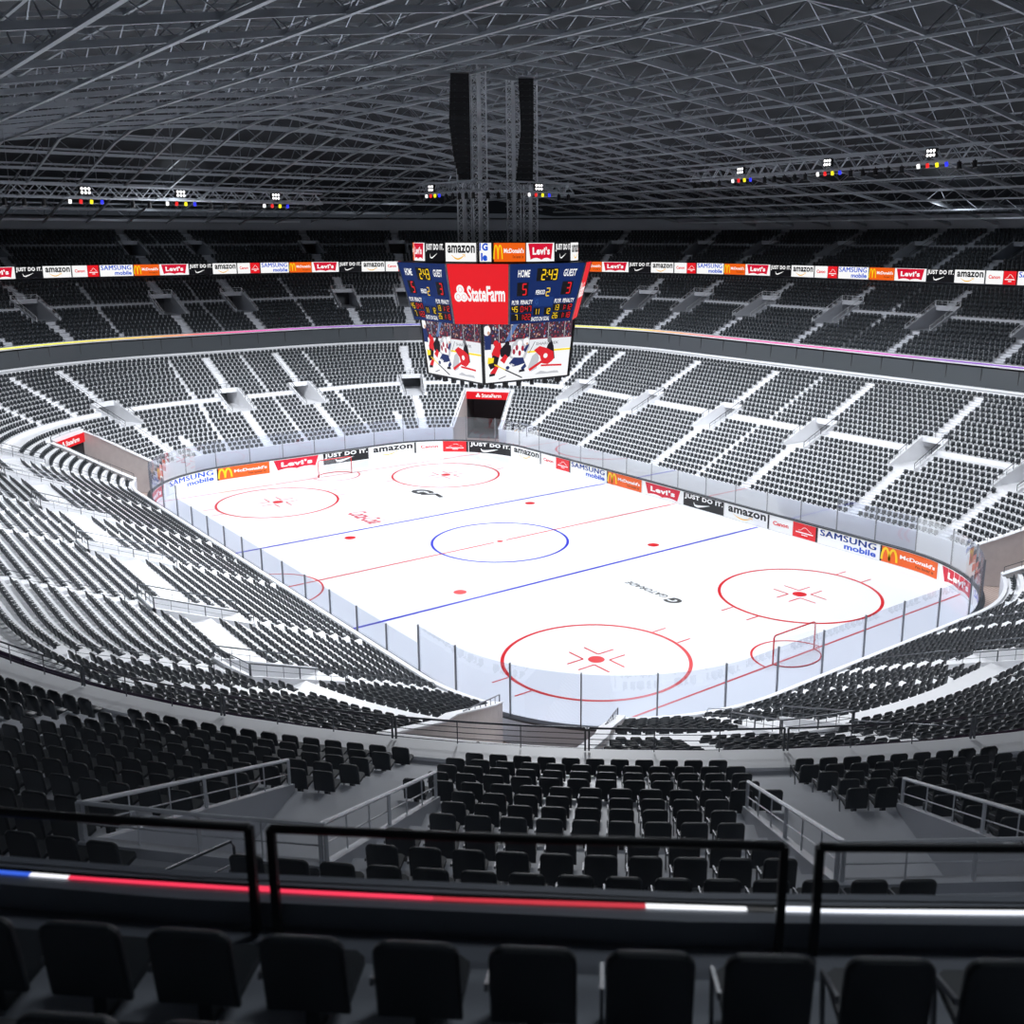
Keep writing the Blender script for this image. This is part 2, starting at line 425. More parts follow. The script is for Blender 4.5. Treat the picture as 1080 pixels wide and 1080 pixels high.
# front wall of the lower bowl, tunnels, ledges
mb = MB()
gaps = [tunnel_gap(q, R0+1.1) for q in CORN]
for a, b in complement(gaps):
    ringbox(mb, a, b, 0.98, 1.15, -0.05, 1.93)
tag(mb.obj('wall_bowl_front', [CONC]), 'low white wall between rink boards and first seats', 'wall', kind='structure')
for q in CORN:
    sx = 1 if q[0] == 'N' else -1; sy = 1 if q[1] == 'R' else -1
    mb = MB(); dn = np.array([sx, sy])/math.sqrt(2)
    for c in TUN:
        # points on the wall line |x|-|y|=c at radius R from the corner centre
        def wp(R):
            th = math.acos((c-11)/(math.sqrt(2)*R))-PI/4
            return np.array([sx*(17.5+R*math.cos(th)), sy*(6.5+R*math.sin(th))])
        side = 1 if c > 9 else -1
        nv = np.array([sx, -sy])/math.sqrt(2)*side*0.08
        nr = TR[q]; cuts = [(R0+0.98, 1.97)]+[(R0+LOW.rows[k_][0], LOW.rows[k_][2]+.16) for k_ in range(2, nr, 2)]+[(R0+LOW.rows[nr-1][1], LOW.rows[nr-1][2]+.30)]
        for (ra, za), (rb_, zb_) in zip(cuts, cuts[1:]):
            a_, b_ = wp(ra), wp(rb_)
            for mi, lo, ea, eb in ((0, None, 0, 0), (1, .0, .06, .06)):
                w0, w1 = (1.0, 2.6) if mi == 0 else (1.3, 3.2)
                vs = []
                for lvl in (0, 1):
                    for p, zt in ((a_, za), (b_, zb_)):
                        zz = (0.0 if mi == 0 else zt) if lvl == 0 else (zt if mi == 0 else zt+.05)
                        for sg in (-w0, w1): vs.append((p[0]+nv[0]*sg, p[1]+nv[1]*sg, zz))
                mb.add(vs, [(0, 1, 3, 2), (4, 6, 7, 5), (0, 4, 5, 1), (2, 3, 7, 6), (0, 2, 6, 4), (1, 5, 7, 3)], mi)
    o = mb.obj('wall_tunnel', [TAN, CONC]); tag(o, 'pale side walls of the corner player tunnel', 'wall', 'corner tunnel walls', 'structure')
    ob = LOW.rows[TR[q]-1][1]; ztop = LOW.rows[TR[q]][2]
    g = tunnel_gap(q, R0+ob)
    m2 = MB()
    ringbox(m2, g[0], g[1], ob-0.05, ob+0.05, ztop-0.1, ztop+0.28); 
    m2.obj('wall_header', [CONC], o)
    m3 = MB(); strip(m3, g[0], g[1], ob, 0, ob+5, 0); 
    for u in g:
        m3.add([P3(u, ob, 0), P3(u, ob+5, 0), P3(u, ob+5, ztop-0.1), P3(u, ob, ztop-0.1)], [(0, 1, 2, 3)])
    strip(m3, g[0], g[1], ob+5, 0, ob+5, ztop); strip(m3, g[0], g[1], ob, ztop-0.1, ob+5, ztop-0.1)
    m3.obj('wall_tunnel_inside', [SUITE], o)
mb = MB(); strip(mb, 0, UT, 0.02, -0.02, 20.0, -0.02)
tag(mb.obj('floor_tunnels', [WOOD]), 'brown wood plank floor behind the boards and in the tunnels', 'floor', kind='structure')

# concourse curb, suite glass, slab under the middle tier
mb = MB(); ringbox(mb, 0, UT, 16.3, 16.55, 7.5, 7.82, caps=False)
ringbox(mb, 0, UT, 15.55, 16.3, 7.5, 7.70, caps=False)
tag(mb.obj('trim_1', [CONC]), 'white curb along the foot of the suite windows', 'curb', kind='structure')
mb = MB(); strip(mb, 0, UT, 16.5, 7.75, 16.62, 9.10)
tag(mb.obj('window_1', [SGLASS]), 'dark band of suite windows below the middle tier', 'window', kind='structure')
mb = MB()
u = 0.0
while u < UT:
    p = P3(u, 16.55, 7.78)
    mb.bar(p, P3(u, 16.6, 9.1), 0.05); u += 2.6/stretch(u, 16.5)
tag(mb.obj('window_1_frame', [BLACK]), 'black mullions of the suite windows', 'window frame', kind='structure')
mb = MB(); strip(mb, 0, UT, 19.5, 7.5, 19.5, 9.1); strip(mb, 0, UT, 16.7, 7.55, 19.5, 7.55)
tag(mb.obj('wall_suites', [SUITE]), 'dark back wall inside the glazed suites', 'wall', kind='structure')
mb = MB()
strip(mb, 0, UT, 17.16, 9.14, 19.6, 9.10); strip(mb, 0, UT, 17.16, 9.14, 17.16, 9.38); strip(mb, 0, UT, 17.16, 9.38, 17.76, 9.38); strip(mb, 0, UT, 17.76, 9.38, 17.76, 9.32)
tag(mb.obj('trim_2', [CONC]), 'pale front edge slab of the middle tier', 'slab edge', kind='structure')
# top tier front edge, back wall of the middle tier
mb = MB()
strip(mb, 0, UT, 28.98, 14.05, 31.6, 14.05); strip(mb, 0, UT, 28.98, 14.05, 28.98, 15.06); strip(mb, 0, UT, 28.98, 15.06, 29.12, 15.06); strip(mb, 0, UT, 29.12, 15.06, 29.12, 14.95); strip(mb, 0, UT, 29.12, 14.95, 29.3, 14.95)
tag(mb.obj('trim_3', [LEDGE]), 'black front ledge of the top tier', 'slab edge', kind='structure')
mb = MB(); strip(mb, 0, UT, 31.0, 13.4, 31.0, 14.1)
tag(mb.obj('wall_middle_back', [CONC3]), 'dark wall behind the last row of the middle tier', 'wall', kind='structure')
mb = MB(); strip(mb, 0, UT, 37.8, 17.6, 37.8, 19.55); strip(mb, 0, UT, 37.8, 19.55, 38.6, 19.75)
tag(mb.obj('wall_top', [UWALL]), 'tall grey wall behind the last row under the roof', 'wall', kind='structure')

# ------------------------------------------------------------------ ice and markings
mb = MB(); st = stations(0, UT, 0.3)[:-1]
vs = [P3(u, 0.0, 0.0) for u in st]; mb.add(vs+[(0, 0, 0)], [(i, (i+1) % len(vs), len(vs)) for i in range(len(vs))][::1], 0)
Z1 = 0.006
def lineb(x0, y0, x1, y1, wd, mi, z=Z1):
    d = np.array([x1-x0, y1-y0]); L = np.linalg.norm(d); d = d/L; n = np.array([-d[1], d[0]])*wd/2
    mb.add([(x0-n[0], y0-n[1], z), (x1-n[0], y1-n[1], z), (x1+n[0], y1+n[1], z), (x0+n[0], y0+n[1], z)], [(0, 1, 2, 3)], mi)
def arc(cx, cy, r, wd, a0, a1, mi, n=72, z=Z1):
    vs = []
    for i in range(n+1):
        a = a0+(a1-a0)*i/n
        vs += [(cx+(r-wd)*math.cos(a), cy+(r-wd)*math.sin(a), z), (cx+r*math.cos(a), cy+r*math.sin(a), z)]
    mb.add(vs, [(2*i, 2*i+1, 2*i+3, 2*i+2) for i in range(n)], mi)
def disc(cx, cy, r, mi, z=Z1+0.002):
    mb.add([(cx+r*math.cos(2*PI*i/28), cy+r*math.sin(2*PI*i/28), z) for i in range(28)], [tuple(range(28))], mi)
lineb(0, -14.45, 0, -0.45, 0.14, 1); lineb(0, 0.45, 0, 14.45, 0.14, 1); disc(0, 0, 0.19, 1)
for s in (-1, 1):
    lineb(7.34*s, -14.45, 7.34*s, 14.45, 0.19, 2)
    lineb(21.95*s, -13.2, 21.95*s, 13.2, 0.11, 1)
    arc(21.95*s, 0.2, 1.85, 0.10, PI/2, PI*1.5, 1) if s > 0 else arc(21.95*s, 0.0, 1.85, 0.10, -PI/2, PI/2, 1)
arc(0, 0, 4.11, 0.16, 0, 2*PI, 2, 120)
arc(0, -14.45, 2.85, 0.10, 0, PI, 1)
for sx in (-1, 1):
    for sy in (-1, 1):
        cx, cy = 16.95*sx, 6.71*sy
        arc(cx, cy, 4.11, 0.16, 0, 2*PI, 1, 120); disc(cx, cy, 0.36, 1); disc(6.13*sx, cy, 0.34, 1)
        for ex in (-1, 1):
            for ey in (-1, 1):
                lineb(cx+ex*0.38, cy+ey*0.42, cx+ex*1.35, cy+ey*0.42, 0.09, 1)
                lineb(cx+ex*0.38, cy+ey*0.42, cx+ex*0.38, cy+ey*1.3, 0.09, 1)
                lineb(cx+ex*0.8, cy+ey*4.05, cx+ex*0.8, cy+ey*4.85, 0.09, 1)

# text --------------------------------------------------------------
_tc = {}
def text2d(s, bold=0.0, shear=0.0, space=1.0):
    k = (s, bold, shear, space)
    if k in _tc: return _tc[k]
    cu = bpy.data.curves.new('t', 'FONT'); cu.body = s; cu.size = 1.0; cu.resolution_u = 3; cu.offset = bold; cu.shear = shear; cu.space_character = space
    cu.fill_mode = 'FRONT'
    o = bpy.data.objects.new('t', cu); COL.objects.link(o)
    dg = bpy.context.evaluated_depsgraph_get(); dg.update()
    me = o.evaluated_get(dg).to_mesh()
    v = np.array([p.co[:2] for p in me.vertices]).reshape(-1, 2); f = [tuple(p.vertices) for p in me.polygons]
    o.evaluated_get(dg).to_mesh_clear()
    bpy.data.objects.remove(o); bpy.data.curves.remove(cu)
    mn, mx = v.min(0), v.max(0); v = (v-mn)/(mx-mn)
    _tc[k] = (v, f); return _tc[k]
class Art:
    """flat artwork in a w x h box, pieces = (colour name, verts, faces, layer)"""
    def __init__(s, w, h): s.w, s.h, s.p = w, h, []
    def poly(s, c, pts, L=1): s.p.append((c, np.array(pts, float), [tuple(range(len(pts)))], L))
    def rect(s, c, x0, y0, x1, y1, L=0):
        n = max(1, int((x1-x0)/0.5)); v = []
        for i in range(n+1):
            x = x0+(x1-x0)*i/n; v += [(x, y0), (x, y1)]
        s.p.append((c, np.array(v, float), [(2*i, 2*i+2, 2*i+3, 2*i+1) for i in range(n)], L))
    def text(s, c, t, x0, y0, x1, y1, bold=0.02, shear=0.0, L=2, space=1.0):
        v, f = text2d(t, bold, shear, space); s.p.append((c, v*[x1-x0, y1-y0]+[x0, y0], f, L))
    def stroke(s, c, pts, wd, L=1):
        pts = np.array(pts, float); n = len(pts); vs = []
        ws = wd if hasattr(wd, '__len__') else [wd]*n
        for i in range(n):
            d = pts[min(i+1, n-1)]-pts[max(i-1, 0)]; d = d/np.linalg.norm(d); nn = np.array([-d[1], d[0]])*ws[i]/2
            vs += [pts[i]-nn, pts[i]+nn]
        s.p.append((c, np.array(vs), [(2*i, 2*i+2, 2*i+3, 2*i+1) for i in range(n-1)], L))
    def emit(s, mb, fn, cols, step=0.004):
        for c, v, f, L in s.p:
            if c not in cols: cols.append(c)
            mb.add([fn(x, y, L*step) for x, y in v], f, cols.index(c))
def advert(kind, w, h):
    a = Art(w, h); W, H = w, h
    if kind == 'samsung':
        a.rect('white', 0, 0, W, H)
        for sh in (-.006, 0, .006): a.text('blue', 'SAMSUNG', (.035+sh)*W, .56*H, (.945+sh)*W, .97*H, .0, space=1.10)
        a.text('blue', 'mobile', .44*W, .10*H, .95*W, .48*H, .03)
    elif kind == 'burger':
        a.rect('orange', 0, 0, W, H); a.rect('black', 0, 0, .03*W, H, 1)
        for d in (-1, 1):
            cx = .155*W+d*.062*W
            pts = [(cx+.062*W*math.cos(t), .14*H+.74*H*math.sin(t)) for t in np.linspace(0, PI, 15)]
            a.stroke('yellow', pts, [.035*W]*15, 2)
        a.text('white', "McDonald's", .33*W, .46*H, .95*W, .72*H, .03); a.text('black', "I'm lovin' it", .60*W, .18*H, .93*W, .34*H, .01)
    elif kind == 'jeans':
        a.rect('white', 0, 0, W, H)
        vs = []; n = 24
        for q in range(n+1):
            f = q/n; xb = .13+.74*f; xt = .06+.88*f; g = (f*2) % 1.0 if f < 1 else 1.0
            vs += [(xb*W, (.10+.09*math.sin(PI*g)-(.03 if abs(f-.5) < .03 else 0))*H), (xt*W, .97*H)]
        a.p.append(('red2', np.array(vs), [(2*q, 2*q+2, 2*q+3, 2*q+1) for q in range(n)], 1))
        a.text('white', "Levi's", .20*W, .36*H, .81*W, .78*H, .045, space=1.10)
    elif kind == 'sport':
        a.rect('black', 0, 0, W, H); a.text('white', 'JUST DO IT.', .03*W, .52*H, .98*W, .95*H, .04, space=1.10)
        pts = [(.26*W, .40*H), (.29*W, .20*H), (.36*W, .17*H), (.50*W, .28*H), (.66*W, .44*H)]
        a.stroke('white', pts, [.01*W, .035*W, .045*W, .03*W, .004*W])
    elif kind == 'store':
        a.rect('white', 0, 0, W, H); a.rect('black', .965*W, 0, W, H, 1)
        a.text('black', 'amazon', .08*W, .46*H, .93*W, .88*H, .035, space=1.06)
        pts = [(.20*W+.42*W*t, .36*H-.22*H*math.sin(PI*t)) for t in np.linspace(0, 1, 13)]
        a.stroke('gold', pts, [.01*H+.075*H*math.sin(PI*max(.08, t*.95)) for t in np.linspace(0, 1, 13)])
        a.stroke('gold', [(.55*W, .385*H), (.635*W, .385*H), (.62*W, .24*H)], .035*H)
    elif kind == 'camera':
        a.rect('white', 0, 0, W, H); a.text('red', 'Canon', .16*W, .40*H, .84*W, .68*H, .03)
    elif kind == 'mount':
        a.rect('red', 0, 0, W, H); a.rect('black', .92*W, 0, W, H, 1)
        pts = [(.22*W, .50*H), (.34*W, .56*H), (.42*W, .72*H), (.50*W, .76*H), (.58*W, .70*H), (.66*W, .58*H), (.76*W, .50*H)]
        a.stroke('white', pts, .03*H)
        a.stroke('white', [(.12*W, .38*H), (.82*W, .38*H)], .07*H); a.stroke('white', [(.36*W, .24*H), (.60*W, .24*H)], .06*H)
    return a
ADLAB = {'samsung': 'white advert panel with blue two-line lettering', 'burger': 'orange advert panel with yellow arches', 'jeans': 'white advert panel with red bat-wing shape',
         'sport': 'black advert panel with white slogan and tick', 'store': 'white advert panel with black word and gold smile', 'camera': 'white advert panel with small red word',
         'mount': 'red advert panel with white outline emblem'}
PAL = {'white': (.95, .95, .95), 'blue': (.015, .09, .62), 'orange': (.86, .12, .008), 'yellow': (.95, .62, .01), 'black': (.006, .006, .008), 'red': (.80, .012, .02),
       'red2': (.66, .006, .035), 'gold': (.90, .48, .03), 'navy': (.004, .020, .115), 'dark': (.03, .03, .035)}
def pal(c, lit):
    if not lit: return mat('print_'+c, PAL[c], 0.3)
    return em('screen_'+c, PAL[c], 1.0)

# writing on the ice
def ice_art(art, ox, oy, ang, cm, flip=False):
    ca, sa = math.cos(ang), math.sin(ang); cols = []
    for c, v, f, L in art.p:
        mb.add([(ox+ca*x-sa*y, oy+sa*x+ca*y, Z1) for x, y in v], f, cm)
a = Art(4, 1); a.text('k', 'GATORADE', 1.0, 0.05, 4.0, .45, .02, .25); a.text('k', 'G', 0, -.05, .8, .75, .06, .2)
ice_art(a, 14.1, 1.35, PI, 3)
a = Art(3, 1); a.text('k', 'Coca-Cola', 0, 0, 3.2, 1.3, .02, .3); ice_art(a, -11.3, -4.4, 0.0, 4)
a = Art(3, 1); a.text('k', 'G', 0, 0, 1.6, 1.3, .06, .3); a.stroke('k', [(1.4, .2), (2.0, 1.1), (3.0, .9)], .35); ice_art(a, -14.2, 1.9, 0.0, 3)
o = mb.obj('floor_ice', [ICE, LRED, LBLUE, LBLACK, LPINK]); tag(o, 'white ice sheet with red and blue hockey lines', 'ice', kind='structure')

# ------------------------------------------------------------------ rink boards, adverts, glass
boards = empty('rink_boards', 'white rink boards with advert panels, dark cap rail and clear glass', 'rink boards')
mb = MB(); ringbox(mb, 0, UT, 0.0, 0.09, 0.0, 1.0, caps=False); mb.obj('board_wall', [BWHITE], boards)
mb = MB(); ringbox(mb, 0, UT, -0.03, 0.26, 1.0, 1.07, caps=False); tag(mb.obj('cap_rail', [CAP], boards), 'dark cap rail')
mb = MB(); ringbox(mb, 0, UT, 0.085, 0.11, 0.0, 1.0, caps=False); mb.obj('outer_skin', [CONC2], boards)
S2U = 54.066
ads = []
sl = [('store', 4.0), ('camera', 1.85), ('mount', 1.75), ('samsung', 4.4), ('burger', 3.85), ('jeans', 3.9), ('sport', 3.9)]
known = [('samsung', 66.6, 61.95), ('burger', 61.9, 57.8), ('jeans', 57.7, 53.5), ('sport', 53.36, 49.4), ('store', 49.3, 45.15), ('camera', 45.1, 42.95), ('mount', 42.9, 40.75),
         ('sport', 40.7, 36.65), ('store', 36.6, 32.75), ('camera', 32.7, 30.85), ('mount', 30.8, 29.0), ('samsung', 29.0, 24.75), ('burger', 24.7, 20.95), ('jeans', 20.8, 16.85),
         ('sport', 16.76, 13.1), ('store', 13.0, 9.3), ('camera', 9.28, 7.5), ('mount', 7.45, 5.6), ('samsung', 5.55, 1.35), ('burger', 1.3, -2.55), ('jeans', -2.7, -6.3)]
for k, s1, s0 in known: ads.append((k, S2U-s1, S2U-s0))
cur = S2U+6.45; endu = UT+S2U-66.7-4.6
seq = ['samsung', 'burger', 'jeans', 'sport', 'store', 'camera', 'mount']; wd = dict(sl); i = 0
while cur+wd[seq[i % 7]] < endu:
    ads.append((seq[i % 7], cur, cur+wd[seq[i % 7]])); cur += wd[seq[i % 7]]+0.06; i += 1
ads.append(('jeans', endu+0.3, endu+4.3))
for k, u0, u1 in ads:
    A = advert(k, 1.0*(u1-u0), 0.90); mb = MB(); cols = []
    A.emit(mb, lambda x, y, l, u0=u0: P3(u0+x, -0.006-l, 0.07+y), cols)
    tag(mb.obj('advert_panel', [pal(c, False) for c in cols], boards), ADLAB[k])
# glass panes & posts
npane = 56; du = UT/npane; UOFF = right(0.06)
tall = lambda u: (lambda p: abs(p[0]) > 13.2)(ring(u, 0)[0])
for i in range(npane):
    u0 = UOFF+i*du; u1 = u0+du; h = 3.02 if (tall(u0+0.1) and tall(u1-0.1)) else 2.28
    u0 %= UT; u1 = u0+du
    mb = MB(); st = stations(u0, u1, 0.8)
    strip(mb, u0+0.02, u1-0.02, 0.06, 1.07, 0.06, h)
    mb.obj('glass_pane', [GLASS], boards)
    hp = 3.08 if (tall(u0+0.1) or tall(u0-0.1)) else 2.32
    mb = MB(); p, n = ring(u0, 0.09); mb.box((p[0], p[1], (1.0+hp)/2), (0.07, 0.045, hp-1.0), 0, math.atan2(n[1], n[0]))
    mb.obj('glass_post', [POSTM], boards)

# goals
def goal(sx, yc, label):
    g = empty('hockey_goal', label, 'goal', 'hockey goals', (sx*21.95, yc, 0))
    W, H, D = 1.36, 1.3, 1.0
    mb = MB(); pts = [(0, -W, 0), (0, -W, H-.12), (0, -W+.04, H-.03), (0, -W+.14, H), (0, W-.14, H), (0, W-.04, H-.03), (0, W, H-.12), (0, W, 0)]
    mb.tube(pts, 0.035, 8); mb.obj('goal_frame', [LRED], g, True)
    base = [(0, -W, .03)]+[(sx*D*math.sin(t), -W*math.cos(t)*1.0, .03) for t in np.linspace(.35, PI-.35, 11)]+[(0, W, .03)]
    mb = MB(); mb.tube(base, 0.025, 6); mb.obj('base_frame', [LRED], g, True)
    top = [(0, -W+.1, H)]+[(sx*.5*D*math.sin(t), -(W-.1)*math.cos(t), H-.02) for t in np.linspace(.35, PI-.35, 11)]+[(0, W-.1, H)]
    mb = MB(); vs = base+top; n = len(base)
    fs = [(i, i+1, n+i+1, n+i) for i in range(n-1)]+[tuple(range(n, 2*n))]
    mb.add(vs, fs); mb.obj('net', [NETM], g)
goal(1, 0.2, 'red framed hockey goal at the near end of the ice')
goal(-1, 0.0, 'red framed hockey goal at the far end of the ice')

# team gates / benches hint: red sign boards over the tunnels
for q in CORN:
    if q == 'NL': continue
    ob = LOW.rows[TUNROWS[1]-1][1]; ztop = LOW.rows[TUNROWS[1]][2]
    g = tunnel_gap(q, R0+ob); p0 = P3(g[0], ob-0.10, ztop-0.62); p1 = P3(g[1], ob-0.10, ztop-0.62)
    if not visible(p0, 100): continue
    d = p1-p0; L = np.linalg.norm(d); d = d/L
    A = Art(L, .66); A.rect('red', 0, 0, L, .66); A.text('white', 'StateFarm', .36*L, .16, .80*L, .50, .03)
    for cxx, cyy in ((.28, .43), (.255, .26), (.305, .26)): A.poly('white', [(cxx*L+.1*math.cos(t), cyy+.1*math.sin(t)) for t in np.linspace(0, 2*PI, 14)[:-1]], 1)
    mb = MB(); cols = []; nrm = np.array([-d[1], d[0], 0]); cen = -(p0+p1)/2; nrm *= np.sign(nrm[:2]@cen[:2])
    A.emit(mb, lambda x, y, l: p0+d*x+np.array([0, 0, y])+nrm*(l+.02), cols)
    s = mb.obj('tunnel_sign', [pal(c, True) for c in cols])
    where = {'FR': 'far tunnel below the hanging scoreboard', 'FL': 'far left corner tunnel', 'NL': 'near tunnel', 'NR': 'near right tunnel'}[q]
    tag(s, 'red sign with white lettering over the %s' % where, 'sign', 'tunnel signs')

# ------------------------------------------------------------------ LED lines and ribbon display
def rainbow():
    m = bpy.data.materials.new('led_rainbow'); m.use_nodes = True; nt = m.node_tree
    at = nt.nodes.new('ShaderNodeAttribute'); at.attribute_name = 'Col'; b = nt.nodes['Principled BSDF']
    b.inputs['Base Color'].default_value = (.1, .1, .1, 1)
    nt.links.new(at.outputs['Color'], b.inputs['Emission Color']); b.inputs['Emission Strength'].default_value = 1.3
    return m
RB = rainbow()
def led(name, oa, za, zb, fn, ranges, label, cat, stepu=.25, wtop=.06, front=True):
    mb = MB()
    cols = []
    for u0, u1 in ranges:
        n = max(2, int((u1-u0)/stepu)); us = np.linspace(u0, u1, n+1)
        for i in range(n):
            A_, B_ = us[i], us[i+1]
            if front:
                mb.add([P3(A_, oa, za), P3(B_, oa, za), P3(B_, oa-0.03, zb), P3(A_, oa-0.03, zb)], [(0, 1, 2, 3)]); cols.append(fn((A_+B_)/2))
            mb.add([P3(A_, oa-0.03, zb), P3(B_, oa-0.03, zb), P3(B_, oa-0.03+wtop, zb), P3(A_, oa-0.03+wtop, zb)], [(0, 1, 2, 3)])
            cols.append(fn((A_+B_)/2))
    o = mb.obj(name, [RB]); ca = o.data.color_attributes.new('Col', 'FLOAT_COLOR', 'CORNER')
    arr = np.ones((len(o.data.loops), 4), np.float32)
    k = 0
    for c in cols: arr[k:k+4, :3] = c; k += 4
    ca.data.foreach_set('color', arr.ravel()); tag(o, label, cat); return o
Y_, O_, R_, K_, M_, V_, B_ = (.95, .90, .02), (.95, .35, .05), (.85, .05, .12), (.85, .03, .35), (.60, .04, .50), (.20, .03, .45), (.03, .05, .55)
def rb(u):
    # colours measured round the loop from the far left corner
    keys = [(corner('FL', 40)-UT, Y_), (corner('FL', 20)-UT, Y_), (-5.5, O_), (-2, R_), (2, K_), (6, M_), (CUM[1]+1.5, V_), (CUM[1]+4.5, B_), (CUM[1]+7.5, V_), (corner('FR', 62), Y_), (corner('FR', 75), Y_), (corner('FR', 85), O_),
            (right(-14), R_), (right(-9), K_), (right(-2), K_), (right(4), M_), (right(9), V_), (right(14), V_), (corner('NR', 60), B_), (corner('NR', 20), Y_), (near(0), R_), (corner('NL', 40), M_), (left(10), B_), (left(-10), Y_), (corner('FL', 40), Y_)]
    if u > keys[-1][0]: u -= UT
    for (a, ca), (b, cb) in zip(keys, keys[1:]):
        if a <= u <= b:
            f = (u-a)/(b-a); return tuple(ca[i]*(1-f)+cb[i]*f for i in range(3))
    return Y_
led('led_line', 17.14, 9.26, 9.34, rb, [(0, UT)], 'rainbow coloured light line along the middle tier front edge', 'light strip')
def rb2(u):
    a = (u-CUM[5])/R0*180/PI
    if a > 44.44: return (.03, .10, .60)
    if a > 44.26: return (.9, .9, .95)
    if a > 41.9: return (.80, .03, .08)
    if a > 40.6: return (.45, .015, .03)
    if a > 39.96: return (.95, .97, 1)
    if a > 39.82: return (.02, .02, .02)
    return (.85, .88, .95)
led('led_line', 29.05, 15.06, 15.066, rb2, [(corner('NL', 30), corner('NL', 55))], 'blue, red and white light strip on the near black ledge', 'light strip', .012, .034, False)

rib = empty('ribbon_display', 'long band of lit advert panels along the top tier front', 'display')
mb = MB(); ringbox(mb, 0, UT, 28.94, 28.99, 14.0, 15.06, caps=False); mb.obj('display_housing', [LEDGE], rib)
WR = {'samsung': 3.0, 'burger': 2.45, 'jeans': 2.85, 'sport': 2.4, 'store': 2.55, 'camera': 1.35, 'mount': 1.1}
def u2len(u, off):   # length at offset from u=0
    L = 0; 
    for k in range(9):
        a = min(max(u-CUM[k], 0), SEG[k]); L += a*((R0+off)/R0 if k in (1, 3, 5, 7) else 1)
    return L
def len2u(L, off):
    tot = 0
    L0 = u2len(UT, off); L %= L0
    for k in range(9):
        s = (R0+off)/R0 if k in (1, 3, 5, 7) else 1.0; ln = SEG[k]*s
        if L <= tot+ln+1e-9: return CUM[k]+(L-tot)/s
        tot += ln
    return UT
order = ['jeans', 'sport', 'store', 'camera', 'mount', 'samsung', 'burger']
jn = [-33.2, -17.4, -1.8, 13.6, 29.3, 45.0, 61.6, 78.2, 94.8, 111.4]
n_ad = 0
for j in range(len(jn)-1):
    per = jn[j+1]-jn[j]; sc_ = per/15.7; L = jn[j]
    for k in order:
        wl = WR[k]*sc_
        pm = P3(len2u(L+wl/2, 29), 28.9, 14.6)
        if visible(pm, 150) and n_ad < 98:
            A = advert(k, wl-0.03, 1.02); mb = MB(); cols = []
            A.emit(mb, lambda x, y, l, L=L: P3(len2u(L+x, 29), 28.88-l*3, 14.03+y), cols)
            tag(mb.obj('advert_panel', [pal(c, True) for c in cols], rib), ADLAB[k]); n_ad += 1
        L += wl

# ------------------------------------------------------------------ hanging scoreboard
board = empty('scoreboard', 'hanging eight-sided scoreboard with blue score faces, red faces and four lower video screens', 'scoreboard', None, (0, 0, 0))
SB = (0.02, 0.02)
def octo(A, c): return [(-(A-c), -A), (A-c, -A), (A, -(A-c)), (A, A-c), (A-c, A), (-(A-c), A), (-A, A-c), (-A, -(A-c))]
top, bot = octo(4.82, 2.32), octo(4.12, 2.05)
ZT, ZB = 16.26, 13.17
mb = MB(); vs = [(x*.995, y*.995, ZT+0.02) for x, y in top]+[(x*.99, y*.99, ZB-0.02) for x, y in bot]
mb.add(vs, [tuple(range(8)), tuple(range(8, 16))[::-1]]+[(i, (i+1) % 8, 8+(i+1) % 8, 8+i) for i in range(8)])
mb.obj('body', [BLACK], board)
def face(P0, P1, P2, P3_, w_, h_):
    """map (x,y) in w x h to the quad with bottom-left P0, bottom-right P1, top-right P2, top-left P3"""
    P0, P1, P2, P3_ = [np.array(p, float) for p in (P0, P1, P2, P3_)]
    n = np.cross(P1-P0, P3_-P0); n /= np.linalg.norm(n)
    def f(x, y, l):
        a, b_ = x/w_, y/h_
        return (P0*(1-a)+P1*a)*(1-b_)+(P3_*(1-a)+P2*a)*b_+n*(l+0.015)
    return f
SEGS = {'0': 'abcdef', '1': 'bc', '2': 'abged', '3': 'abgcd', '4': 'fgbc', '5': 'afgcd', '6': 'afgedc', '7': 'abc', '8': 'abcdefg', '9': 'abcdfg'}
def digits(a, c, t, x, y, w_, h_, L=3):
    n = len(t); dw = w_/(n-0.6*t.count(':')); 
    for ch in t:
        if ch == ':':
            for yy in (.3, .7): a.rect(c, x+dw*.12, y+h_*yy-.02, x+dw*.12+.05, y+h_*yy+.03, L)
            x += dw*.4; continue
        l, r, b_, m_, t_ = x+.14*dw, x+.80*dw, y, y+h_/2, y+h_; sg = SEGS[ch]; th = h_*.13
        Q = {'a': ((l, t_), (r, t_)), 'b': ((r, t_), (r, m_)), 'c': ((r, m_), (r, b_)), 'd': ((l, b_), (r, b_)), 'e': ((l, m_), (l, b_)), 'f': ((l, t_), (l, m_)), 'g': ((l, m_), (r, m_))}
        for k in sg: a.stroke(c, Q[k], th, L)
        x += dw
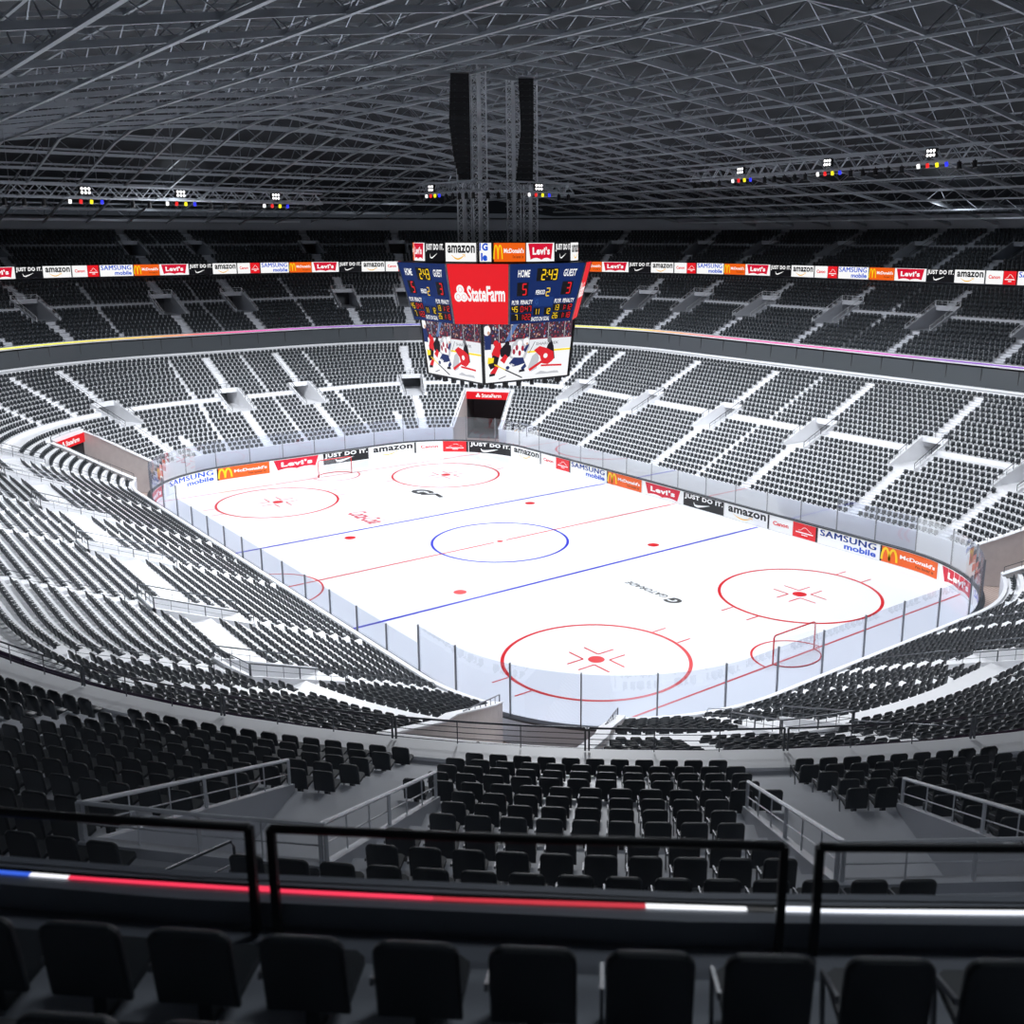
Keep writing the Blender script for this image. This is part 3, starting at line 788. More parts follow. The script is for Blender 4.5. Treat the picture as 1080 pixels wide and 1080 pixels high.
def score_art():
    a = Art(5.0, 3.1); a.rect('navy', 0, 0, 5, 3.1)
    def blk(x0, y0, x1, y1): a.rect('black', x0, y0, x1, y1, 1)
    a.text('white', 'HOME', .55, 2.42, 1.35, 2.80, .02, .1); a.text('white', 'GUEST', 3.62, 2.42, 4.52, 2.80, .02, .1)
    blk(1.80, 2.20, 3.25, 2.86); digits(a, 'yellow', '2:43', 2.10, 2.28, 1.12, .50)
    blk(.52, 1.45, 1.30, 2.15); digits(a, 'red', '5', .86, 1.53, .36, .54)
    blk(3.66, 1.45, 4.44, 2.15); digits(a, 'red', '3', 4.0, 1.53, .36, .54)
    a.text('white', 'PERIOD', 1.84, 1.50, 2.50, 1.74, .02, .1); digits(a, 'yellow', '2', 2.55, 1.42, .34, .40)
    for x0, (p1, t1, p2, t2) in ((.18, ('45', '0:47', '7', '1:22')), (3.30, ('13', '1:12', '26', '1:18'))):
        a.text('white', 'PLYR', x0, 1.02, x0+.5, 1.24, .02, .1); a.text('white', 'PENALTY', x0+.62, 1.02, x0+1.5, 1.24, .02, .1)
        blk(x0-.05, .58, x0+1.5, .97); blk(x0-.05, .16, x0+1.5, .53)
        digits(a, 'yellow', p1, x0, .64, .46, .27); digits(a, 'red', t1, x0+.62, .64, .84, .27)
        digits(a, 'yellow', p2, x0+(.23 if len(p2) == 1 else 0), .21, .23*len(p2), .27); digits(a, 'red', t2, x0+.62, .21, .84, .27)
    a.rect('navy2', 1.72, .88, 3.22, 1.36, 1); a.text('navy3', 'G RINKSIDE'[:1], 1.85, .98, 2.1, 1.26, .02)
    blk(1.80, .40, 2.30, .80); blk(2.62, .40, 3.16, .80); digits(a, 'yellow', '11', 1.86, .46, .40, .28); digits(a, 'yellow', '12', 2.68, .46, .42, .28)
    a.text('white', 'SHOTS ON GOAL', 1.68, .10, 3.12, .32, .02, .1)
    return a
PAL['navy2'] = (.008, .035, .17); PAL['navy3'] = (.02, .07, .26)
def sponsor_art():
    a = Art(3.3, 3.1); a.rect('red', 0, 0, 3.3, 3.1)
    a.text('white', 'StateFarm', .98, 1.18, 3.08, 2.0, .03)
    for cxx, cyy in ((.60, 1.80), (.44, 1.42), (.76, 1.42)):
        a.poly('white', [(cxx+.21*math.cos(t), cyy+.25*math.sin(t)) for t in np.linspace(0, 2*PI, 25)[:-1]], 1)
        a.stroke('red', [(cxx+.11*math.cos(t), cyy+.13*math.sin(t)) for t in np.linspace(0, 2*PI, 17)], .018, 2)
    return a
for i in range(8):
    p0, p1 = bot[i], bot[(i+1) % 8]; q0, q1 = top[i], top[(i+1) % 8]
    big = i % 2 == 0
    A = score_art() if big else sponsor_art()
    f = face((*p0, ZB), (*p1, ZB), (*q1, ZT), (*q0, ZT), A.w, A.h)
    mb = MB(); cols = []; A.emit(mb, f, cols, 0.006)
    tag(mb.obj('score_face' if big else 'sponsor_face', [pal(c, True) for c in cols], board), 'blue score face with lit digits' if big else 'red face with white lettering')
    mb = MB(); mb.bar((*p0, ZB), (*q0, ZT), 0.09); mb.obj('edge_strip', [RAILM], board)
# advert drum above
mb = MB(); n = 64
for zz0, zz1, r in ((16.32, 17.32, 4.55),):
    vs = [(r*math.cos(2*PI*i/n), r*math.sin(2*PI*i/n), z) for z in (zz0, zz1) for i in range(n)]
    mb.add(vs, [(i, (i+1) % n, n+(i+1) % n, n+i) for i in range(n)]+[tuple(range(n))[::-1], tuple(range(n, 2*n))])
mb.obj('drum_body', [BLACK], board)
def drum(x, y, l, a0):
    a = a0+x/4.6; return np.array([(4.57+l*2)*math.cos(a), (4.57+l*2)*math.sin(a), 16.36+y])
acam = math.atan2(-33.0, 48.16)
# angles (deg) measured from the camera direction, + = to the right in the picture
dr = [('burger', -100, -76, 0), ('jeans', -76, -55.5, 0), ('sport', -54, -35.8, 0), ('store', -34.8, -12, 0), ('samsung', -10.6, -3, 1), ('burger', -2, 19.4, 0), ('jeans', 20, 42, 0), ('sport', 42.5, 61, 0), ('store', 61.3, 84, 0),
      ('camera', 85, 96, 0), ('mount', 97, 106, 0), ('samsung', 107, 134, 0), ('burger', 135, 157, 0), ('jeans', 158, 179, 0), ('sport', 180, 199, 0), ('store', 200, 222, 0), ('camera', 223, 232, 0), ('mount', 233, 242, 0), ('samsung', 243, 259, 0)]
for k, a0, a1, cut in dr:
    wl = math.radians(a1-a0)*4.6; A = advert(k, wl, .94)
    if cut:
        A = Art(wl, .94); A.rect('white', 0, 0, wl, .94); A.text('blue', 'G', .22*wl, .55, .72*wl, .93, .05); A.rect('blue', .02*wl, .55, .12*wl, .93, 2); A.text('blue', 'le', .12*wl, .04, .66*wl, .44, .05)
    st_ = acam+math.radians(a0); mb = MB(); cols = []
    A.emit(mb, lambda x, y, l, s_=st_: drum(x, y, l, s_), cols)
    tag(mb.obj('advert_panel', [pal(c, True) for c in cols], board), ADLAB[k])
# lower video screens: a hockey game picture
def game_art(seed=3):
    r = random.Random(seed); W, H = 6.0, 3.1; a = Art(W, H)
    a.rect('v_white', 0, 0, W, H)
    a.rect('v_crowd', 0, 2.02, W, H, 1)
    for _ in range(420):
        x, y = r.uniform(0, W-.12), 2.04+r.random()**.8*1.0; s_ = r.uniform(.03, .085)
        c = r.choice(['v_dred', 'v_dred', 'v_navy', 'v_skin', 'v_grey', 'v_black', 'v_black', 'v_dred', 'v_lgrey', 'v_blue'])
        a.rect(c, x, y, x+s_, min(y+s_*1.3, H), 2)
    a.poly('v_blue', [(1.35, 2.1), (1.6, 2.1), (2.25, 3.05), (1.95, 3.05)], 3)
    for x in (.95, 1.75, 3.0, 4.3, 5.45): a.rect('v_lgrey', x, 1.95, x+.035, H, 4)
    a.poly('v_board', [(0, 1.55), (W, 1.55), (W, 2.12), (3.0, 2.14), (0, 1.98)], 4)
    a.stroke('v_dred', [(1.6, 2.10), (3.4, 2.14), (W, 2.16)], .035, 5)
    a.rect('v_yellow', 3.1, 1.42, W, 1.52, 5); a.poly('v_yellow', [(1.9, 1.46), (3.1, 1.42), (3.1, 1.52), (1.9, 1.54)], 5)
    a.text('v_grey', 'SHARCHEK', 3.5, 1.80, 5.1, 1.95, .01, 0, 5)
    def blob(c, pts, L): a.poly(c, pts, L)
    def ell(c, x, y, rx, ry, L): a.poly(c, [(x+rx*math.cos(t), y+ry*math.sin(t)) for t in np.linspace(0, 2*PI, 15)[:-1]], L)
    # figure at the left edge, white helmet
    ell('v_white', .18, 2.75, .24, .26, 6); blob('v_navy', [(-.0, 1.6), (.42, 1.7), (.45, 2.3), (.3, 2.5), (0, 2.5)], 5); blob('v_white', [(0, 1.3), (.4, 1.35), (.42, 1.75), (0, 1.75)], 6); ell('v_skin', .28, 2.62, .09, .1, 7)
    # black and red player left
    blob('v_red', [(.45, 1.55), (.75, 2.05), (1.05, 2.1), (1.15, 1.7), (.9, 1.2), (.5, 1.1)], 6); blob('v_black', [(.2, .95), (.55, 1.45), (.95, 1.3), (.8, .85), (.35, .7)], 7)
    blob('v_yellow', [(.15, 1.0), (.55, 1.05), (.6, 1.3), (.2, 1.35)], 8); blob('v_red', [(.3, .5), (.75, .95), (.95, .85), (.6, .35)], 7); blob('v_black', [(.25, .32), (.65, .36), (.62, .48), (.25, .46)], 8)
    ell('v_red', .75, 2.05, .17, .17, 7)
    # black and red player mid
    blob('v_black', [(1.0, 1.7), (1.35, 2.0), (1.75, 1.9), (1.8, 1.4), (1.4, 1.2), (1.05, 1.35)], 8); blob('v_red', [(1.0, 1.15), (1.35, 1.45), (1.55, 1.3), (1.3, .95)], 9); ell('v_black', 1.5, 2.0, .15, .15, 9)
    # white and navy player
    blob('v_lgrey', [(1.66, 1.28), (1.85, 1.95), (2.15, 2.2), (2.62, 2.2), (3.0, 2.28), (3.05, 1.75), (2.72, 1.12), (2.0, 1.05)], 9)
    blob('v_white', [(1.75, 1.35), (1.95, 1.85), (2.45, 1.9), (2.8, 1.65), (2.6, 1.25), (2.1, 1.15)], 10); blob('v_navy', [(1.6, .95), (1.95, 1.25), (2.6, 1.2), (2.75, .9), (2.3, .8), (1.9, .75)], 11)
    for x, y in ((1.95, 1.55), (2.15, 1.75), (2.35, 1.45), (2.55, 1.7)): ell('v_dred', x, y, .10, .15, 11)
    ell('v_white', 2.35, 1.98, .17, .16, 11); ell('v_white', 2.78, 2.05, .20, .19, 12); blob('v_navy', [(2.75, 1.45), (3.0, 1.85), (2.9, 1.95), (2.6, 1.6)], 11); ell('v_skin', 2.85, 1.93, .08, .07, 13)
    blob('v_white', [(1.45, .55), (1.75, .95), (2.0, .85), (1.7, .42)], 11); ell('v_navy', 1.52, .72, .13, .10, 12); blob('v_navy', [(2.45, .65), (2.75, .9), (2.85, .7), (2.55, .5)], 12); blob('v_black', [(2.3, .42), (2.75, .45), (2.7, .58), (2.35, .55)], 12)
    # goalkeeper
    blob('v_black', [(4.05, 1.0), (4.3, 1.75), (4.55, 2.1), (4.75, 1.7), (4.9, 1.0)], 10); ell('v_grey', 4.42, 2.08, .15, .19, 11)
    blob('v_red', [(3.35, 1.55), (3.75, 1.75), (4.3, 1.6), (4.75, 1.4), (4.85, .95), (4.4, .72), (3.95, .8), (3.8, 1.2)], 12); ell('v_white', 4.2, 1.2, .15, .13, 13)
    blob('v_lgrey', [(2.95, .6), (3.25, 1.25), (3.6, 1.45), (3.75, 1.1), (3.6, .55), (3.2, .4)], 11); blob('v_red', [(3.0, .55), (3.9, .95), (3.95, .82), (3.1, .42)], 13)
    blob('v_white', [(3.6, .45), (4.8, .62), (5.35, .55), (5.4, .38), (4.4, .3)], 11); a.stroke('v_red', [(3.9, .68), (4.6, .66), (5.45, .62)], .10, 13); ell('v_white', 4.9, .86, .18, .14, 13); blob('v_lgrey', [(3.5, .22), (5.3, .2), (5.2, .32), (3.9, .38)], 8)
    a.stroke('v_yellow', [(.6, .95), (1.35, .62)], .06, 14); a.stroke('v_black', [(1.35, .62), (2.55, .12)], .07, 14); a.stroke('v_grey', [(.9, .15), (1.4, .28)], .05, 9)
    a.stroke('v_grey', [(3.0, 1.4), (3.4, 2.0)], .04, 10)
    return a
for c, v in {'v_white': (.95, .96, .98), 'v_crowd': (.06, .03, .05), 'v_dred': (.38, .03, .06), 'v_navy': (.02, .035, .14), 'v_skin': (.65, .38, .28), 'v_grey': (.18, .18, .2), 'v_lgrey': (.55, .56, .6),
             'v_black': (.015, .012, .018), 'v_red': (.72, .02, .03), 'v_yellow': (.95, .75, .03), 'v_blue': (.10, .18, .40), 'v_board': (.80, .82, .86)}.items(): PAL[c] = v
def clipx(A):   # keep artwork inside its screen
    for i, (c, v, f, L) in enumerate(A.p):
        v = v.copy(); v[:, 0] = np.clip(v[:, 0], 0, A.w); v[:, 1] = np.clip(v[:, 1], 0, A.h); A.p[i] = (c, v, f, L)
    return A
st_, sb_ = 3.12, 2.88; zt, zb = 13.16, 9.97
sqt = [(-st_, -st_), (st_, -st_), (st_, st_), (-st_, st_)]; sqb = [(-sb_, -sb_), (sb_, -sb_), (sb_, sb_), (-sb_, sb_)]
mb = MB(); vs = [(x*.985, y*.985, zt) for x, y in sqt]+[(x*.985, y*.985, zb-.05) for x, y in sqb]
mb.add(vs, [(0, 1, 2, 3), (7, 6, 5, 4)]+[(i, (i+1) % 4, 4+(i+1) % 4, 4+i) for i in range(4)]); mb.obj('lower_body', [BLACK], board)
for i in range(4):
    j = (i+1) % 4; A = clipx(game_art())
    def lerp(a_, b_, t): return (a_[0]*(1-t)+b_[0]*t, a_[1]*(1-t)+b_[1]*t)
    e = .02
    f = face((*lerp(sqb[i], sqb[j], e), zb+.04), (*lerp(sqb[i], sqb[j], 1-e), zb+.04), (*lerp(sqt[i], sqt[j], 1-e), zt), (*lerp(sqt[i], sqt[j], e), zt), A.w, A.h)
    mb = MB(); cols = []; A.emit(mb, f, cols, 0.003); tag(mb.obj('video_screen', [pal(c, True) for c in cols], board), 'lit video screen showing a hockey game')
    mb = MB(); mb.bar((*sqb[i], zb), (*sqb[j], zb), .09); mb.bar((*sqb[i], zb), (*sqt[i], zt), .10); mb.obj('screen_frame', [BLACK], board)
    mb = MB()
    for k in range(6):
        p = lerp(sqb[i], sqb[j], (k+.5)/6); p = (p[0]*.93, p[1]*.93)
        mb.box((p[0], p[1], zb-.20), (.22, .22, .26), 0, .3*k)
        mb.bar((p[0], p[1], zb-.10), (p[0], p[1], zb+.05), .05)
    mb.obj('speaker_row', [BLACK], board)

# ------------------------------------------------------------------ roof shape
def zr(x, y):
    ay = abs(y)
    z = 26.15-.10*min(ay, 15.6)-.162*max(ay-15.6, 0)
    if abs(x) > 28.9: z = min(z, 26.15-.207*(abs(x)-28.9))
    return z
def lattice(mb, p, q, wd, ht, n, rc=0.035, rw=0.018, side=None):
    """box lattice truss between p and q"""
    p = np.array(p, float); q = np.array(q, float); d = q-p; d /= np.linalg.norm(d)
    upv = np.array([0, 0, 1.0]) if abs(d[2]) < .9 else np.array([1.0, 0, 0])
    a = np.cross(d, upv); a /= np.linalg.norm(a); b_ = np.cross(a, d)
    cs = [a*wd/2*sx+b_*ht/2*sy for sx, sy in ((-1, -1), (1, -1), (1, 1), (-1, 1))]
    for c in cs: mb.bar(p+c, q+c, rc*2)
    for i in range(n):
        f0, f1 = i/n, (i+1)/n; A_, B_ = p+(q-p)*f0, p+(q-p)*f1
        for k in range(4):
            c0, c1 = cs[k], cs[(k+1) % 4]
            if i % 2: c0, c1 = c1, c0
            mb.bar(A_+c0, B_+c1, rw*2)
# four towers between scoreboard and roof
for i, (x, y) in enumerate(((-.78, -1.66), (.78, -1.66), (-.78, 1.66), (.78, 1.66))):
    x += .1; y += .1; t = empty('lattice_tower', ['far left', 'near left', 'far right', 'near right'][i]+' slim aluminium tower carrying the hanging scoreboard', 'tower', 'towers above the scoreboard')
    mb = MB(); z0, z1 = 17.3, zr(x, y)+.2
    for dx, dy in ((-.27, -.27), (.27, -.27), (.27, .27), (-.27, .27)): mb.bar((x+dx, y+dy, z0), (x+dx, y+dy, z1), .06)
    mb.obj('uprights', [ALU], t)
    mb = MB(); k = 0; z = z0
    while z < z1-.4:
        for (ax, ay), (bx_, by_) in (((-.27, -.27), (.27, -.27)), ((.27, -.27), (.27, .27)), ((.27, .27), (-.27, .27)), ((-.27, .27), (-.27, -.27))):
            mb.bar((x+ax, y+ay, z), (x+bx_, y+by_, z+.4), .025); mb.bar((x+ax, y+ay, z), (x+bx_, y+by_, z), .025)
        z += .4
    mb.obj('lacing', [ALU], t)
    mb = MB(); mb.bar((x, y, z0), (x, y, z1), .07); mb.obj('cable_bundle', [ALU], t)
# ring of light truss round the towers
ringt = empty('light_truss', 'square ring of light truss round the towers above the scoreboard', 'truss', 'hanging light trusses')
A_ = 2.95; cs = [(-A_, -A_), (A_, -A_), (A_, A_), (-A_, A_)]
for i in range(4):
    a_, b_ = cs[i], cs[(i+1) % 4]; mb = MB(); lattice(mb, (*a_, 20.15), (*b_, 20.15), .42, .5, 14); mb.obj('truss_side', [TRUSS], ringt)
WHITE_E = em('lamp_white', (1, 1, 1), 2.5); LC = {'white': em('lamp_w2', (1, 1, 1), 1.5), 'red': em('lamp_red', (.8, .02, .02), 1.3), 'yellow': em('lamp_yellow', (.95, .85, .02), 1.3), 'blue': em('lamp_blue', (.03, .04, .9), 1.3)}
def lampgrid(p, right_, label, s=.17):
    t = empty('lamp_cluster', label, 'lamp', 'white lamp clusters on the light trusses'); r_ = np.array(right_, float); r_ /= np.linalg.norm(r_); nn = np.array([r_[1], -r_[0], 0])
    if nn[:2]@(CAMP[:2]-np.array(p[:2])) < 0: nn = -nn
    p = np.array(p, float)
    mb = MB(); mb.bar(p-r_*s*1.6, p+r_*s*1.6, .12, s*2.2); mb.obj('housing', [BLACK], t)
    mb = MB()
    for i in (-1, 0, 1):
        for j in (-.5, .5):
            c = p+r_*i*s+np.array([0, 0, j*s])+nn*.08; n = 10
            u_ = np.array([0, 0, 1.0]); vs = [c+(r_*math.cos(2*PI*k/n)+u_*math.sin(2*PI*k/n))*s*.38 for k in range(n)]
            mb.add(vs, [tuple(range(n))])
    mb.obj('lens', [WHITE_E], t)
def spotlamp(p, colour, label, s=1.0):
    mb = MB(); p = np.array(p, float)
    mb.bar(p+[0, 0, .0], p+[0, 0, -.16*s], .03); mb.bar(p+[-.07*s, 0, -.16*s], p+[.07*s, 0, -.16*s], .03)
    if colour is None:
        mb.tube([p+[0, 0, -.14*s], p+[0.02, 0, -.42*s]], .10*s, 8); mb.tube([p+[.02, 0, -.40*s], p+[.03, 0, -.46*s]], .12*s, 8)
        o = mb.obj('stage_light', [BLACK])
    else:
        mb.tube([p+[0, 0, -.16*s], p+[.05, -.03, -.36*s]], .10*s, 8, 1); o = mb.obj('stage_light', [BLACK, LC[colour]])
    tag(o, label, 'stage light', ('%s stage lights on the light trusses' % (colour or 'black')))
def deck_truss(p, q, label, clusters, lampz=-.25, gs=.17, n=40, nl=26, group='hanging light trusses', where=''):
    t = empty('light_truss', label, 'truss', group); mb = MB(); lattice(mb, p, q, .45, .55, n); mb.obj('truss_beam', [TRUSS], t)
    p = np.array(p, float); q = np.array(q, float); d = (q-p)
    for f in np.linspace(.05, .95, 6):
        mb = MB(); c = p+d*f; mb.tube([c+[0, 0, .3], (c[0], c[1], zr(c[0], c[1])+.1)], .015, 5); mb.obj('hanger', [STEEL], t)
    sd = np.array([d[1], -d[0], 0])/np.linalg.norm(d); sd = sd*(-1 if sd[:2]@(CAMP[:2]-p[:2]) < 0 else 1)*.225
    for ci, f in enumerate(clusters):
        c = p+d*f; lampgrid(c+sd+[0, 0, .05], d, '%s cluster of six white lamps on the %s' % (ORD[ci], where), gs)
        for k, cl in enumerate(('white', 'red', 'yellow', 'blue')):
            g = f+(-.030+.021*k)*(20/np.linalg.norm(d))*1.2; e_ = p+d*g+sd; spotlamp(e_+[0, 0, lampz], cl, '%s stage light below the %s lamp cluster of the %s' % (cl, ORD[ci], where), .72)
    for k in range(nl):
        f = (k+.5)/nl
        if min(abs(f-c) for c in clusters) < .07: continue
        c = p+d*f+sd; spotlamp(c+[0, 0, lampz], None, 'small black stage light under the %s' % where, .9)
# ring lamps
for f, s_, e_, nm in ((.26, cs[0], cs[1], 'left side of the ring truss'), (.60, cs[1], cs[2], 'right side of the ring truss')):
    p = np.array([*s_, 20.15]); q = np.array([*e_, 20.15]); d = q-p; out = np.array([d[1], -d[0], 0])/np.linalg.norm(d)*.21
    c = p+d*f+out; lampgrid(c, d, 'cluster of six white lamps on the '+nm, .17)
    for k, cl in enumerate(('white', 'red', 'yellow', 'blue')):
        c2 = p+d*(f-.10+.075*k)+out; spotlamp(c2+[0, 0, -.22], cl, '%s stage light on the %s' % (cl, nm), .68)
    for k in range(9):
        g = (k+.5)/9
        if abs(g-f) > .14: spotlamp(p+d*g+out+[0, 0, -.22], None, 'small black stage light under the ring truss', .9)
deck_truss((5.6, 9.7, 20.9), (25.4, 5.9, 20.9), 'long straight light truss hanging on the right side of the rink', (.23, .56, .87), where='right light truss')
deck_truss((-1.1, -28.5, 19.55), (-6.8, -7.2, 19.65), 'long straight light truss hanging on the left side of the rink', (.376, .596, .854), where='left light truss')

# speakers (hanging line arrays)
def array(px, py, ztop, n, curve, label):
    t = empty('line_array_speaker', label, 'speaker', 'hanging speaker columns'); face_ = math.atan2(CAMP[1]-py, CAMP[0]-px)
    z = ztop; dx, dy = math.cos(face_), math.sin(face_); rx, ry = -dy, dx
    for i in range(n):
        f = i/(n-1); xl, xr = np.interp(f, (0, .45, .8, 1), curve[0]), np.interp(f, (0, .45, .8, 1), curve[1]); cv = (xl+xr)/2; h = 5.25/n
        mb = MB(); mb.box((px+rx*cv, py+ry*cv, z-h/2), (.55, xr-xl, h*.96), 0, face_)
        for g in (.25, .75): mb.box((px+rx*(xl+(xr-xl)*g)+dx*.285, py+ry*(xl+(xr-xl)*g)+dy*.285, z-h*.80), (.01, .10, .02), 1, face_)
        o = mb.obj('speaker_cabinet', [BLACK, RAILM], t); z -= h
    mb = MB(); mb.box((px, py, ztop+.10), (.6, 1.0, .08), 0, face_); mb.bar((px, py, ztop+.1), (px, py, zr(px, py)+.1), .05)
    mb.obj('rigging_frame', [TRUSS], t)
array(.75, -2.60, 25.75, 18, ((-.50, -.62, -.42, -.20), (.46, .46, .46, .46)), 'left hanging column of black speaker cabinets above the scoreboard')
array(2.55, .25, 25.55, 18, ((-.36, -.26, -.42, -.56), (.42, .42, .38, .36)), 'right hanging column of black speaker cabinets above the scoreboard')

# ------------------------------------------------------------------ roof
mb = MB(); nx, ny = 44, 36
xs = np.linspace(-66, 66, nx+1); ys = np.linspace(-55, 55, ny+1)
vs = [(x, y, zr(x, y)+2.1) for x in xs for y in ys]
mb.add(vs, [(i*(ny+1)+j, i*(ny+1)+j+1, (i+1)*(ny+1)+j+1, (i+1)*(ny+1)+j) for i in range(nx) for j in range(ny)])
tag(mb.obj('ceiling', [DECK]), 'dark metal roof deck above the trusses', 'ceiling', kind='structure')
def inside(x, y, o=38.0):
    dx = max(abs(x)-17.5, 0); dy = max(abs(y)-6.5, 0); return math.hypot(dx, dy)-8 < o
def roof_truss(fn, L0, L1, step, label, group, wb, hb, depth=1.55):
    """fn(t, up) -> point; chords follow the roof"""
    n = int(round((L1-L0)/step)); ts = np.linspace(L0, L1, n+1)
    if not any(visible(fn(t, 0), 60) for t in ts): return
    r = empty('roof_truss', label, 'roof truss', group)
    mb = MB()
    for a_, b_ in zip(ts, ts[1:]):
        mb.bar(fn(a_, 0), fn(b_, 0), wb, hb)
    mb.obj('bottom_chord', [TRUSS], r)
    mb = MB()
    for a_, b_ in zip(ts, ts[1:]):
        mb.bar(fn(a_, depth), fn(b_, depth), wb*.7, hb*.7)
    mb.obj('top_chord', [TRUSS], r)
    mb = MB(); up_ = False
    for a_, b_ in zip(ts, ts[1:]):
        mid = (a_+b_)/2
        mb.bar(fn(a_, 0), fn(mid, depth), .04); mb.bar(fn(mid, depth), fn(b_, 0), .04)
    mb.obj('web_members', [TRUSSW], r)
k = 0
for i in range(-14, 15):
    x = 4.45*i
    ylim = 52.0 if abs(x) < 17.5 else 6.5+math.sqrt(max(0, 46**2-(abs(x)-17.5)**2))
    if abs(x) > 62.5: continue
    roof_truss(lambda t, u, x=x: (x, t, zr(x, t)+u), -ylim, ylim, 3.9, 'grey steel roof truss running across the rink, %s counted from the far end wall' % ORD[k], 'roof trusses across the rink', .13, .22); k += 1
k = 0
for i in range(-13, 13):
    y = 1.95+3.9*i
    xlim = 63.0 if abs(y) < 6.5 else 17.5+math.sqrt(max(0, 46**2-(abs(y)-6.5)**2))
    if abs(y) > 51: continue
    roof_truss(lambda t, u, y=y: (t, y, zr(t, y)+u-.12), -xlim, xlim, 4.45, 'grey steel roof truss running along the rink, %s counted from the left side wall' % ORD[k], 'roof trusses along the rink', .16, .13); k += 1
# gusset plates where trusses meet show as small dark clusters: kept with the deck
mb = MB()
for i in range(-5, 10):
    for j in range(-7, 8):
        x, y = 4.45*i, 1.95+3.9*j
        if inside(x, y, 36) and visible((x, y, zr(x, y)+1.4), 40):
            z = zr(x, y)+1.45
            mb.bar((x-.45, y, z), (x+.45, y, z+.02), .04, .16); mb.bar((x, y-.45, z), (x, y+.45, z+.02), .04, .16)
tag(mb.obj('trim_4', [TRUSS]), 'steel gusset plates at the roof truss joints', 'gusset plates', kind='structure')

# ------------------------------------------------------------------ guard rails
def guard(u0, u1, off, z0, h, label, group, m_, tr=.022, wires=(.35, .6), double=False, pw=.04, infill=False, inner=2):
    r = empty('guard_rail', label, 'guard rail', group); st = stations(u0, u1, .3)
    mb = MB(); mb.tube([P3(u, off, z0+h) for u in st], tr, 8); mb.obj('top_rail', [m_], r, True)
    mb = MB()
    for w_ in wires: mb.tube([P3(u, off, z0+h*w_) for u in st], .007, 5)
    if wires: mb.obj('wire', [m_], r)
    for u in (u0, u1):
        mb = MB(); p, n = ring(u, off); mb.box((p[0], p[1], z0+h/2), (pw, pw, h), 0, math.atan2(n[1], n[0])); mb.obj('post', [m_], r)
    if inner:
        mb = MB()
        for k in range(1, inner+1):
            u = u0+(u1-u0)*k/(inner+1); p, n = ring(u, off); mb.box((p[0], p[1], z0+h/2), (.015, .015, h), 0, math.atan2(n[1], n[0]))
        mb.obj('baluster', [m_], r)
# near black rail of the top tier
ends = [(49.0, 46.02), (45.9, 42.93), (42.80, 39.84), (39.64, 36.6), (36.45, 33.5)]
nmz = ['far left length of the thick black rail, mostly outside the frame', 'left length of the thick black rail in front of the nearest seats', 'middle length of the thick black rail in front of the nearest seats', 'right length of the thick black rail in front of the nearest seats', 'far right length of the thick black rail, outside the frame']
for (a0, a1), lb in list(zip(ends, nmz))[1:4]:
    guard(corner('NL', a1), corner('NL', a0), 29.17, 14.97, .455, lb, 'thick black rails of the top tier', DRAIL, .018, (.45,), pw=.030, inner=0)
# front rail of the middle tier, in lengths
u = corner('NL', 86); k = 0; uend = corner('NL', 12); u0 = min(u, uend); u1 = max(u, uend); n = 10
for i in range(n):
    a_ = u0+(u1-u0)*i/n+.01; b_ = u0+(u1-u0)*(i+1)/n-.01
    guard(a_, b_, 17.25, 9.4, .40, 'grey guard rail on the middle tier front edge, %s length counted from the right' % ORD[i], 'front rail of the middle tier', RAILM, .018, (.25, .5, .75), pw=.03)
# rails down the lower bowl aisles
k = 0
def aisle_rail(u, r0, r1, t, label, group):
    global k
    pa = P3(u, t.rows[r0][0]+.2, t.rows[r0][2]); pb = P3(u, t.rows[r1][0]+.2, t.rows[r1][2]); h = np.array([0, 0, .42])
    if not visible(pa, 30): return
    mb = MB(); mb.tube([pa, pa+h*.85, pa+h+(pb-pa)*.02, pb+h-(pb-pa)*.02, pb+h*.85, pb], .013, 6)
    mb.tube([pa+h*.5, pb+h*.5], .007, 5); o = mb.obj('aisle_rail', [RAILM], None, True); tag(o, label, 'aisle rail', group)
for t, nm, spans in ((LOW, 'lower bowl', ((1, 8), (16, 23))), (MID, 'middle tier', ((11, 15),))):
    for (u, r0, r1, wd_) in t.aisles:
        if wd_ < .5: continue
        for a_, b_ in spans:
            side = -.42/stretch(u, t.offmid)
            aisle_rail(u+side, a_, b_, t, 'thin steel rail beside an aisle of the %s, %s' % (nm, 'below the stair opening' if a_ < 9 else 'above the stair opening'), 'aisle rails of the %s %s the openings' % (nm, 'below' if a_ < 9 else 'above'))
# rails on top of the tunnel walls
for q in CORN:
    sx = 1 if q[0] == 'N' else -1; sy = 1 if q[1] == 'R' else -1
    for c in TUN:
        def wp(R):
            th = math.acos((c-11)/(math.sqrt(2)*R))-PI/4
            return np.array([sx*(17.5+R*math.cos(th)), sy*(6.5+R*math.sin(th)), 0])
        pa = wp(R0+1.1)+[0, 0, 1.97]; pb = wp(R0+LOW.rows[9][1])+[0, 0, LOW.rows[9][2]+.10]
        if not visible(pa, 0): continue
        r = empty('tunnel_rail', 'steel rail along the %s wall of the %s corner tunnel' % ('end side' if c > 9 else 'long side', {'FR': 'far right', 'FL': 'far left', 'NL': 'near', 'NR': 'near right'}[q]), 'guard rail', 'tunnel rails')
        h = np.array([0, 0, .36]); mb = MB(); mb.tube([pa+h, pb+h], .018, 6); mb.obj('top_rail', [RAILM], r)
        for i in range(8):
            mb = MB(); p = pa+(pb-pa)*i/7; mb.bar(p, p+h, .015 if i % 3 else .03); mb.obj('post', [RAILM], r)
u0_, u1_ = tunnel_gap('FL', R0+6.45)
